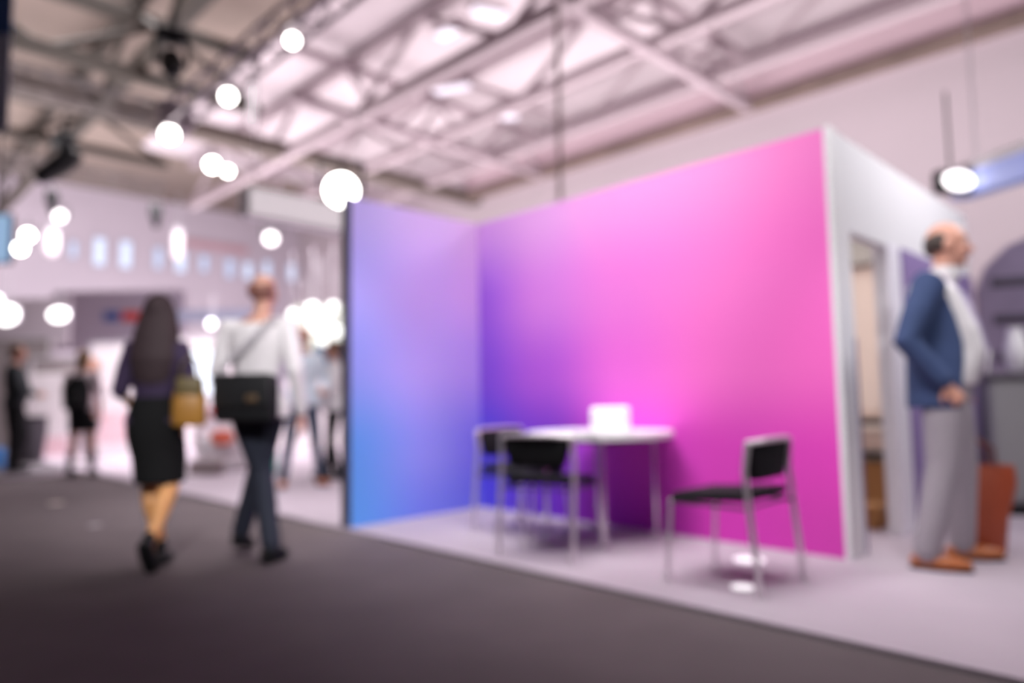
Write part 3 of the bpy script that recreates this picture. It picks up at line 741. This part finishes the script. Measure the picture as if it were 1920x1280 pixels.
# people on the pale carpet between the walkers and the blue wall
p1 = G(566, 912, .02)
fa, _ = person('man in a light blue shirt and blue jeans standing beyond the white shirted walker', p1, R(-150), 1.76,
    dict(hipL=(-.09, 0, .94), kneeL=(-.14, .03, .5), ankL=(-.20, 0, .09), toeL=(-.2, 1, 0), kneeR=(.14, .03, .5), ankR=(.20, 0, .09), toeR=(.3, 1, 0),
         elL=(-.25, 0, 1.14), wrL=(-.20, .20, 1.02), handdL=(.5, .8, 0), elR=(.25, 0, 1.14), wrR=(.22, .10, .92)),
    dict(skin=M['skin'], top=mat('light_blue_shirt', (.62, .68, .78), .8), top_z=.88, trousers=mat('blue_jeans', (.05, .065, .11), .85), shoes=M['shoebrown'], tk=.85, hair=('thin', M['hairred'])), .012)
p2 = G(627, 896, .02)
fb, _ = person('brown haired person in loose white top and black trousers beside the blue wall', p2, R(100), 1.66,
    dict(kneeL=(-.09, .05, .5), ankL=(-.085, -.05, .09), kneeR=(.09, .06, .5), ankR=(.085, .10, .09), elL=(-.24, .02, 1.16), wrL=(-.20, .26, 1.10), handdL=(.2, 1, .1), elR=(.24, .02, 1.16), wrR=(.18, .26, 1.12), handdR=(0, 1, .1)),
    dict(skin=M['skin'], top=M['shirt'], top_z=.86, loose=1.35, belly=.06, width=1.1, trousers=M['blackfab'], tk=.9, shoes=M['blackfab'], hair=('short', M['hairbrown'])), .012)
p3 = G(150, 893)
fc, _ = person('blond person in a pale top and black shorts carrying a black backpack', p3, R(5), 1.68,
    dict(kneeL=(-.11, .04, .5), ankL=(-.13, 0, .09), kneeR=(.12, .04, .5), ankR=(.16, 0, .09), elL=(-.24, .02, 1.15), wrL=(-.2, .2, 1.1), handdL=(.1, 1, 0)),
    dict(skin=M['skin_pale'], top=mat('pale_pink_top', (.74, .62, .66), .8), top_z=.9, sleeve=.5, dress=M['blackfab'], hem=.62, shoes=mat('grey_boot', (.09, .075, .085), .7), boot=.22, hair=('bob', mat('blond_hair', (.26, .15, .07), .6))), .012, True)
bk = thing('backpack', 'black backpack on the blond person in the pale top', 'bag', local(fc, (.03, -.22, .93)), R(5))
bm = NB(); loft(bm, [(0, 0, 0, .13, .09), (0, 0, .06, .16, .11), (0, .01, .30, .155, .10), (0, .03, .44, .09, .05)], 20, 2.8); obj('bag_body', bm, M['blackfab'], bk, True)
bm = NB(); box(bm, (-.10, -.135, .05), (.10, -.09, .22), .02); obj('pocket', bm, mat('black_leather', (.018, .018, .02), .4), bk, True)
p4 = G(22, 884, .07)
fd, _ = person('person in dark shirt and black trousers on the low round plinth, left edge', p4, R(-60), 1.72,
    dict(kneeL=(-.10, .10, .5), ankL=(-.10, .02, .09), elL=(-.25, .05, 1.14), wrL=(-.15, .25, 1.05), handdL=(.5, .8, 0), elR=(.25, .05, 1.14), wrR=(.15, .25, 1.05), handdR=(-.5, .8, 0)),
    dict(skin=M['skin'], top=mat('charcoal_shirt', (.028, .034, .040), .85), top_z=.9, loose=1.15, width=1.15, belly=.05, trousers=M['blackfab'], tk=1.15, shoes=M['blackfab'], hair=('short', M['hairbrown'])), .012)
p5 = G(106, 882)
fe, _ = person('person in pale clothes with reddish blond hair behind the blond backpacker', p5 + V((-.1, 1.0, .02)), R(160), 1.66,
    dict(elL=(-.24, .02, 1.15), wrL=(-.15, .24, 1.05), handdL=(.4, .9, 0)),
    dict(skin=M['skin_pale'], top=mat('pale_pink_top', (.74, .62, .66), .8), top_z=.86, trousers=mat('pale_trousers', (.66, .56, .60), .85), shoes=M['shirt'], hair=('bob', mat('red_blond_hair', (.45, .2, .13), .6))), .014, True)

# the man at the right in profile
pr = G(1796, 1062, .02); AR = R(-120)
stand = dict(hipL=(-.09, 0, .94), kneeL=(-.16, .05, .51), ankL=(-.21, .03, .085), toeL=(-.15, 1, 0),
             hipR=(.09, 0, .94), kneeR=(.10, -.04, .51), ankR=(.11, -.13, .085), toeR=(.10, 1, 0),
             shL=(-.20, -.03, 1.43), elL=(-.26, -.06, 1.14), wrL=(-.25, .05, .90), handdL=(0, .2, -1), hand_n_L=(1, 0, 0),
             shR=(.20, -.05, 1.42), elR=(.25, -.16, 1.14), wrR=(.225, -.01, .925), handdR=(-.25, .55, -.8), hand_n_R=(-1, -.4, 0), curlR=1.0, curlL=1.1,
             head=(0, .045, 1.645), head_rz=R(6))
rm, _ = person('balding man in profile wearing a navy jacket, grey trousers and brown leather shoes', pr, AR, 1.83, stand,
    dict(skin=mat('rosy_skin', (.72, .36, .27), .5), top=M['shirt'], top_z=.95, belly=.06, width=1.08, collar=M['shirt'], trousers=M['greycloth'], tk=1.12, shoes=M['shoebrown'], hair=('thin', mat('grey_brown_hair', (.07, .05, .045), .7)), face=True), .0065)
# jacket: open at the front
def jacket():
    bm = NB()
    secs = [(.80, .205, .165, .0), (.92, .212, .172, .012), (1.02, .205, .178, .022), (1.12, .198, .180, .030), (1.24, .198, .170, .024), (1.34, .205, .152, .008), (1.42, .195, .125, -.006), (1.475, .11, .092, -.015)]
    n = 28; g0, g1 = R(90 + 26), R(90 + 360 - 26); inner, outer = [], []
    for k, (off, store) in enumerate(((0, outer), (-.012, inner))):
        for (z, rx, ry, cy) in secs:
            gap = 1 + max(0, (z - 1.05)) * .5
            a0 = R(90) + R(64) * gap; a1 = R(450) - R(64) * gap
            store.append([bm.verts.new(((rx + off) * math.cos(a0 + (a1 - a0) * j / n), -.02 + cy + (ry + off) * math.sin(a0 + (a1 - a0) * j / n), z)) for j in range(n + 1)])
    for st in (outer, inner):
        for a, b in zip(st, st[1:]):
            for j in range(n): bm.faces.new((a[j], a[j + 1], b[j + 1], b[j]))
    for j in range(n):
        bm.faces.new((outer[0][j], outer[0][j + 1], inner[0][j + 1], inner[0][j])); bm.faces.new((outer[-1][j], outer[-1][j + 1], inner[-1][j + 1], inner[-1][j]))
    for a, b, c, d in zip(outer, outer[1:], inner, inner[1:]):
        bm.faces.new((a[0], b[0], d[0], c[0])); bm.faces.new((a[n], b[n], d[n], c[n]))
    for s in 'LR':
        sh, elb, wr = V(stand['sh' + s]), V(stand['el' + s]), V(stand['wr' + s])
        tube(bm, [V((sh.x * .72, sh.y + .01, sh.z - .01)), sh, (sh + elb) / 2, elb, elb + (wr - elb) * .5, elb + (wr - elb) * .92], [.072, .082, .073, .066, .056, .048], 14, caps=2)
    return fuse('jacket', bm, M['navy'], rm, .0065, 6)
jacket()
bm = NB(); box(bm, (-.045, 0, -.06), (.045, .006, .06), .003); bmesh.ops.transform(bm, matrix=Matrix.Translation(V((.02, .185, 1.03))) @ Matrix.Rotation(R(-8), 4, 'X'), verts=bm.verts)
badge = thing('name_badge', 'blank white badge hanging at the belly of the man in the navy jacket', 'badge', rm.location, AR); badge.scale = rm.scale
obj('card', bm, mat('badge_card', (.95, .94, .95), .4), badge)
bm = NB()
for s in (-1, 1): tube(bm, [(s * .080, .03, 1.46), (s * .060, .115, 1.36), (s * .035, .155, 1.24), (.02, .190, 1.09)], .006, 6)
obj('lanyard', bm, mat('lilac_lanyard', (.55, .48, .68), .7), badge, True)

# ------------------------------------------------------------------ behind the man at the right
pp = W(1846, 735, 7.2); pp.z = .02
e = thing('dark_graphic_wall', 'dark purple grey partition wall behind the man in the navy jacket', 'booth wall', pp, R(-20))
bm = NB(); prof = [(0, 0), (3.2, 0), (3.2, 2.5), (.55, 2.5), (.30, 2.40), (.10, 2.2), (0, 1.95)]
f0 = [bm.verts.new((x, 0, z)) for x, z in prof]; f1 = [bm.verts.new((x, .12, z)) for x, z in prof]
bm.faces.new(f0[::-1]); bm.faces.new(f1)
for i in range(len(prof)): j = (i + 1) % len(prof); bm.faces.new((f0[i], f0[j], f1[j], f1[i]))
obj('panel', bm, mat('dusk_purple_print', (.34, .27, .42), .7, noise=(2.5, .25)), e)
for k in range(5):
    bm = NB(); box(bm, (.12, -.012, .45 + k * .38), (3.1, -.001, .55 + k * .38)); obj('printed_band', bm, M['darkpurple'], e)
# rust brown tote bag on the floor
pc2 = G(1858, 1046, .02)
e = thing('tote_bag', 'tall rust brown leather tote bag standing on the carpet behind the brown shoes', 'bag', pc2 + V((.02, .12, 0)), R(-18))
rust = mat('rust_leather', (.36, .065, .025), .5, noise=(5, .2))
bm = NB(); loft(bm, [(0, 0, 0, .11, .09), (0, 0, .02, .125, .10), (-.02, 0, .20, .165, .11), (0, 0, .40, .20, .10), (0, 0, .50, .195, .08), (0, 0, .50, .18, .065), (0, 0, .44, .17, .06)], 28, 2.8); obj('bag_body', bm, rust, e, True)
for y in (-.07, .07):
    bm = NB(); tube(bm, [(-.09, y, .46), (-.08, y, .60), (0, y, .66), (.08, y, .60), (.09, y, .46)], .009, 8); obj('handle', bm, mat('dark_rust_leather', (.12, .022, .012), .5), e, True)
# grey upholstered counter beyond
pp = W(1880, 735, 5.4); pp.z = .02
e = thing('grey_counter', 'grey upholstered counter in front of the dark purple partition at the right edge', 'counter', pp + V((.22, 0, 0)), R(-25))
bm = NB(); box(bm, (-.32, -.25, .08), (.9, .25, 1.02), .06); obj('body', bm, mat('grey_upholstery', (.25, .24, .25), .9), e, True)
bm = NB(); box(bm, (-.34, -.27, 1.02), (.92, .27, 1.06), .015); obj('counter_top', bm, mat('dark_counter_top', (.16, .14, .17), .5), e, True)
bm = NB(); box(bm, (-.30, -.22, 0), (.88, .22, .08)); obj('plinth', bm, M['blackfab'], e)
cp_ = e.location + Matrix.Rotation(R(-25), 3, 'Z') @ V((-.10, -.12, 1.06))
bm = NB(); loft(bm, [(0, 0, 0, .04, .04), (0, 0, .03, .065, .065), (0, 0, .15, .085, .085), (0, 0, .26, .06, .06), (0, 0, .32, .045, .045), (0, 0, .34, .05, .05)], 20)
tag(obj('vase', bm, M['white'], smooth=True, loc=cp_), 'white vase on the grey counter at the right edge', 'vase')
# blue lit beam and its lamp
pb0, pb1 = W(1800, 352, 7.0), W(1990, 288, 5.6)
e = thing('blue_beam', 'pale blue lit beam above the man in the navy jacket', 'beam', pb0, math.atan2(pb1.y - pb0.y, pb1.x - pb0.x))
L = (pb1 - pb0).to_2d().length; tl = math.atan2(pb1.z - pb0.z, L)
bm = NB(); box(bm, (0, -.1, -.13), (L * 1.05, .1, .13), .02); bmesh.ops.transform(bm, matrix=Matrix.Rotation(-tl, 4, 'Y'), verts=bm.verts)
obj('beam_body', bm, mat('blue_beam_face', (.34, .40, .80), .5, emit=.22, ecol=(.5, .58, 1)), e)
bm = NB(); box(bm, (0, -.11, .10), (L * 1.05, .11, .19), .01); bmesh.ops.transform(bm, matrix=Matrix.Rotation(-tl, 4, 'Y'), verts=bm.verts)
obj('beam_cap', bm, M['whitewall'], e)
for xx in (.3, L - .1):
    bm = NB(); tube(bm, [(xx, 0, .15 + xx * math.tan(tl)), (xx, 0, 3.5)], .008, 6); obj('wire', bm, M['alu'], e)
e = thing('flood_lamp', 'wide white flood lamp at the end of the blue beam', 'lamp', W(1790, 341, 6.6), R(15))
bm = NB(); box(bm, (-.19, -.03, -.11), (.19, .09, .11), .03); obj('housing', bm, M['blackmetal'], e, True)
bm = NB(); loft(bm, [(0, 0, -.03, .17, .09), (0, 0, .0, .17, .09)], 24); bmesh.ops.transform(bm, matrix=Matrix.Translation((0, -.045, 0)) @ Matrix.Rotation(R(90), 4, 'X') @ Matrix.Translation((0, 0, .015)), verts=bm.verts); obj('lens', bm, M['lens_soft'], e, True)
bm = NB(); tube(bm, [(0, .04, .1), (0, .04, .9)], .012, 6); obj('hanger', bm, M['blackmetal'], e)

# ------------------------------------------------------------------ far stands at the left
stand_w = mat('stand_white', (.82, .74, .78), .7); stand_p = mat('stand_pink', (.82, .56, .62), .7); stand_l = mat('stand_lilac', (.56, .49, .62), .7)
stand_g = mat('stand_taupe', (.33, .28, .29), .8)
def stand(px0, px1, ytop, depth, m, label, th=.12, z0=0, ybot=None, cat='stand wall', name='stand_wall', rz=0):
    a, b = W(px0, ytop, depth), W(px1, ytop, depth)
    h = (a.z + b.z) / 2; zb = z0 if ybot is None else W((px0 + px1) / 2, ybot, depth).z
    e = thing(name, label, cat, ((a.x + b.x) / 2, depth, zb), rz)
    w_ = (b.x - a.x) / 2
    bm = NB(); box(bm, (-w_, 0, 0), (w_, th, h - zb), .01); obj('panel', bm, m, e)
    return e, w_, h - zb
def frame_on(e, w_, h, m):
    bm = NB()
    for s in (-1, 1): box(bm, (s * w_ - .03, -.02, 0), (s * w_ + .03, .0, h))
    box(bm, (-w_, -.02, h - .05), (w_, 0, h)); obj('frame', bm, m, e)
st = stand(-60, 95, 632, 15.0, stand_g, 'taupe stand wall behind the person in the dark shirt', z0=.02)
frame_on(*st, M['alu'])
st = stand(60, 182, 668, 14.0, stand_g, 'low taupe stand wall behind the blond person', z0=.02); frame_on(*st, M['alu'])
st = stand(50, 132, 700, 13.2, stand_w, 'white half height stand counter left of the blond person', z0=.02, th=.5); 
bm = NB(); box(bm, (-st[1], -.012, .0), (st[1], -.001, .35)); obj('base_band', bm, stand_p, st[0])
st = stand(172, 262, 640, 13.0, stand_w, 'bright white stand wall left of the long haired woman', z0=.02)
bm = NB(); box(bm, (-st[1], -.012, .25), (st[1], -.001, .8)); obj('pink_band', bm, stand_p, st[0]); frame_on(*st, M['alu'])
st = stand(330, 480, 628, 15.0, stand_w, 'white stand wall between the two walkers', z0=.02); frame_on(*st, M['alu'])
st = stand(470, 655, 620, 14.0, mat('stand_pale', (.80, .72, .76), .7), 'pale stand wall behind the white shirted man and the blue wall', z0=.02); frame_on(*st, M['alu'])
st = stand(100, 345, 545, 20.0, stand_l, 'high lilac fascia board with a blue and a red sign', ybot=655, cat='fascia', name='stand_fascia')
fa_ = st[0]
def onf(px, py, pw, ph, nm, m, lab):
    p = W(px, py, 19.9); bm = NB(); box(bm, (-pw / 2 * 19.9 / F_PX, -.05, -ph / 2 * 19.9 / F_PX), (pw / 2 * 19.9 / F_PX, -.001, ph / 2 * 19.9 / F_PX), .01)
    e = obj(nm, bm, m); e.location = p + V((0, .1, 0)); tag(e, lab, 'sign')
onf(207, 592, 30, 18, 'small_sign', M['blue'], 'small blue sign on the lilac fascia left of the woman')
onf(243, 592, 34, 18, 'small_sign', M['red'], 'small red sign next to the blue one, by the head of the woman')
st = stand(312, 470, 580, 18.5, mat('bluish_fascia', (.46, .48, .66), .7), 'bluish fascia strip between the heads of the walkers', ybot=603, cat='fascia', name='stand_fascia')
st = stand(-80, 130, 560, 17.0, mat('stand_cream', (.66, .58, .66), .7), 'pale upper fascia behind the lamps at the left edge', ybot=650, cat='fascia', name='stand_fascia')
e, w_, h_ = stand(360, 412, 655, 12.0, M['blackmetal'], 'bright blank screen between the two walkers', ybot=742, cat='screen', name='display_screen', th=.06)
bm = NB(); box(bm, (-w_ + .02, -.008, .02), (w_ - .02, -.001, h_ - .02)); obj('lit_face', bm, mat('screen_light', (.8, .88, 1), .3, emit=1.1, ecol=(.84, .91, 1)), e)
bm = NB(); cyl(bm, (0, .03, -.75), (0, .03, 0), .03, n=12); cyl(bm, (0, .03, -e.location.z + .02), (0, .03, -e.location.z + .05), .22, n=24); cyl(bm, (0, .03, -e.location.z + .03), (0, .03, 0), .03, n=12); obj('stand_foot', bm, M['alu'], e, True)
p = W(4, 447, 9.0)
e = thing('wall_screen', 'light blue screen cut off by the left edge', 'screen', p, 0)
bm = NB(); box(bm, (-.5, 0, -.33), (.12, .06, .33), .01); obj('bezel', bm, M['blackmetal'], e)
bm = NB(); box(bm, (-.48, -.006, -.31), (.10, -.001, .31)); obj('lit_face', bm, mat('blue_screen_light', (.4, .6, .9), .3, emit=.62, ecol=(.45, .68, 1)), e)
bm = NB(); tube(bm, [(-.1, .03, .3), (-.1, .03, 2.0)], .015, 8); obj('hanger', bm, M['blackmetal'], e)
# banner at left edge
p = W(2, 245, 7.0); p2_ = W(2, -60, 7.0); ym = W(2, 64, 7.0)
e = thing('hanging_banner', 'tall hanging banner at the left edge, blue above pale lilac', 'banner', p, 0)
bm = NB(); box(bm, (-.6, 0, 0), (.06, .015, ym.z - p.z)); obj('pale_part', bm, mat('pale_banner', (.40, .40, .52), .8), e)
bm = NB(); box(bm, (-.6, 0, ym.z - p.z), (.06, .015, p2_.z - p.z)); obj('blue_part', bm, mat('blue_banner', (.045, .10, .30), .8), e)
bm = NB(); tube(bm, [(-.62, .007, p2_.z - p.z), (.08, .007, p2_.z - p.z)], .02, 8); obj('rod', bm, M['alu'], e)
# ball and flood lamps of the far stands
def flood(px, py, depth, rx, ry, label, m=None):
    rx = rx * .85 * depth / F_PX; ry = ry * .85 * depth / F_PX
    e = thing('flood_lamp', label, 'lamp', W(px, py, depth), 0, 'flood lamps over the far stands')
    bm = NB(); box(bm, (-rx * .9, .02, -ry * .9), (rx * .9, .12, ry * .9), min(rx, ry) * .3); obj('housing', bm, M['alu'], e, True)
    bm = NB(); ell(bm, (0, 0, 0), (rx, .035, ry)); obj('lens', bm, m or mat('flood_lens', (1, .96, .96), .4, emit=4.5, ecol=(1, .96, .97)), e, True)
    bm = NB(); tube(bm, [(0, .07, ry * .8), (0, .07, ry + .5)], .012, 6); obj('hanger', bm, M['alu'], e)
flood(110, 590, 13.5, 23, 15, 'wide oval flood lamp above the blond person')
flood(12, 590, 12.5, 27, 22, 'large flood lamp at the left edge above the dark shirt')
flood(-6, 562, 13.4, 12, 10, 'small flood lamp at the very left edge above the large one')
flood(396, 607, 13.0, 9, 9, 'small round lamp between the heads of the two walkers')
for i, (px, py, r) in enumerate([(549, 590, 9), (586, 580, 13), (594, 608, 16), (625, 576, 10), (631, 622, 11), (570, 632, 9), (606, 596, 7), (606, 640, 8)]):
    d_ = 12 + (i % 3) * .35; p = W(px, py, d_); rr = r * d_ / F_PX
    e = thing('globe_lamp', ['leftmost white globe lamp in the cluster beside the blue wall', 'globe lamp at the top of the cluster, left of centre', 'largest globe lamp in the middle of the cluster', 'topmost right globe lamp of the cluster',
                              'globe lamp closest to the brown haired person', 'globe lamp low on the left of the cluster', 'small globe lamp high between two bigger ones', 'lowest globe lamp of the cluster'][i], 'lamp', p, 0, 'cluster of white globe lamps')
    bm = NB(); ell(bm, (0, 0, 0), (rr, rr, rr)); obj('globe', bm, mat('globe_glass', (.95, .97, .93), .3, emit=1.6, ecol=(.97, 1, .96)), e, True)
    bm = NB(); tube(bm, [(0, 0, rr), (0, 0, rr + 1.0)], .008, 6); cyl(bm, (0, 0, rr * .9), (0, 0, rr * 1.15), rr * .3, n=12); obj('cord', bm, M['alu'], e, True)
st = stand(548, 660, 572, 13.6, mat('pale_green_board', (.46, .48, .42), .8), 'grey green board behind the globe lamps', ybot=655, cat='board', name='stand_board')
st = stand(586, 640, 648, 9.6, mat('blue_poster', (.04, .22, .50), .6), 'blue board behind the brown haired person', ybot=690, cat='board', name='stand_board')
bm = NB(); cyl(bm, (0, .06, -st[0].location.z + .02), (0, .06, 0), .03, n=12); obj('post', bm, M['alu'], st[0], True)
# white tub chair with red cushions, box, teal bag
p = G(398, 884, .02)
e = thing('tub_chair', 'white rounded armchair between the two walkers', 'chair', p + V((0, .4, 0)), R(170))
bm = NB(); n = 18; o_, i_ = [], []
for (z, r) in ((.02, .34), (.3, .40), (.62, .42), (.78, .40)):
    for stt, rr in ((o_, r), (i_, r - .07)):
        a0, a1 = R(30 + z * 30), R(330 - z * 30)
        stt.append([bm.verts.new((rr * math.cos(a0 + (a1 - a0) * j / n + R(90)), rr * math.sin(a0 + (a1 - a0) * j / n + R(90)), z)) for j in range(n + 1)])
for stt in (o_, i_):
    for a, b in zip(stt, stt[1:]):
        for j in range(n): bm.faces.new((a[j], a[j + 1], b[j + 1], b[j]))
for j in range(n):
    bm.faces.new((o_[0][j], o_[0][j + 1], i_[0][j + 1], i_[0][j])); bm.faces.new((o_[-1][j], o_[-1][j + 1], i_[-1][j + 1], i_[-1][j]))
for a, b, c, d in zip(o_, o_[1:], i_, i_[1:]):
    bm.faces.new((a[0], b[0], d[0], c[0])); bm.faces.new((a[n], b[n], d[n], c[n]))
obj('shell', bm, mat('white_upholstery', (.80, .74, .78), .8), e, True)
bm = NB(); loft(bm, [(0, 0, .05, .31, .31), (0, 0, .40, .33, .33), (0, 0, .44, .30, .30)], 24); obj('seat', bm, mat('white_upholstery', (.80, .74, .78), .8), e, True)
for (px, py, dep, sx, sz, lab) in [(409, 770, 9.9, .14, .09, 'red cushion on the back of the white armchair'), (416, 820, 9.2, .16, .10, 'coral red cushion leaning on the front of the white armchair')]:
    bm = NB(); ell(bm, (0, 0, 0), (sx, .06, sz)); tag(obj('cushion', bm, M['red'] if dep > 9.5 else mat('coral_fabric', (.80, .16, .10), .7), smooth=True, loc=W(px, py, dep)), lab, 'cushion')
p = G(393, 888, .02)
e = thing('crate', 'small grey brown crate in front of the white armchair', 'crate', p + V((0, -.1, 0)), .1)
bm = NB(); box(bm, (-.19, -.12, 0), (.19, .12, .17), .01); obj('crate_body', bm, mat('grey_brown_crate', (.26, .20, .21), .8), e)
bm = NB(); box(bm, (-.2, -.13, .17), (.2, .13, .19), .005); obj('lid', bm, mat('crate_lid', (.34, .28, .29), .8), e)
p = G(504, 888, .02)
e = thing('teal_bag', 'teal green carrier bag standing beside the leg of the white shirted man', 'bag', p, .2)
bm = NB(); loft(bm, [(0, 0, 0, .10, .06), (0, 0, .28, .11, .05), (0, 0, .34, .11, .03)], 16, 4); obj('bag_body', bm, mat('teal_paper', (.03, .33, .26), .7), e)
bm = NB(); tube(bm, [(-.05, 0, .33), (-.04, 0, .43), (.04, 0, .43), (.05, 0, .33)], .006, 6); obj('handle', bm, mat('teal_paper', (.03, .33, .26), .7), e)
# round white plinth at left edge
p = G(-60, 898)
e = thing('round_plinth', 'low round white plinth cut off by the left edge', 'plinth', p + V((0, .55, 0)))
bm = NB(); cyl(bm, (0, 0, 0), (0, 0, .05), .98, n=48); obj('rim', bm, mat('plinth_rim', (.62, .55, .62), .6), e, True)
bm = NB(); cyl(bm, (0, 0, .05), (0, 0, .07), .90, n=48); obj('top', bm, mat('plinth_top', (.16, .14, .16), .7), e, True)
p = G(52, 868)
e = thing('bin', 'dark open topped bin beside the person in the dark shirt', 'bin', p + V((0, .1, 0)))
bm = NB(); loft(bm, [(0, 0, 0, .15, .15), (0, 0, .55, .21, .21), (0, 0, .75, .20, .20)], 20); obj('bin_body', bm, mat('bin_grey', (.05, .042, .055), .7), e, True)
bm = NB(); loft(bm, [(0, 0, .74, .215, .215), (0, 0, .78, .215, .215)], 20); obj('rim', bm, M['blackfab'], e, True)
p = G(4, 878, .07)
bm = NB(); box(bm, (-.1, -.08, 0), (.1, .08, .3), .03); tag(obj('blue_bag', bm, mat('bright_blue_fabric', (.02, .22, .62), .7), smooth=True, loc=p + V((0, -.15, 0))), 'small bright blue bag on the round plinth at the left edge', 'bag')
# thin pinkish banner on the far wall
p = hit_u(408, 463, -27.0)
bm = NB(); box(bm, (-1.4, -.02, -.16), (1.4, .02, .16)); tag(obj('wall_banner', bm, mat('pink_red_banner', (.58, .34, .40), .8), loc=p, rz=BROT + math.pi / 2), 'thin pinkish red banner above the far windows', 'banner')
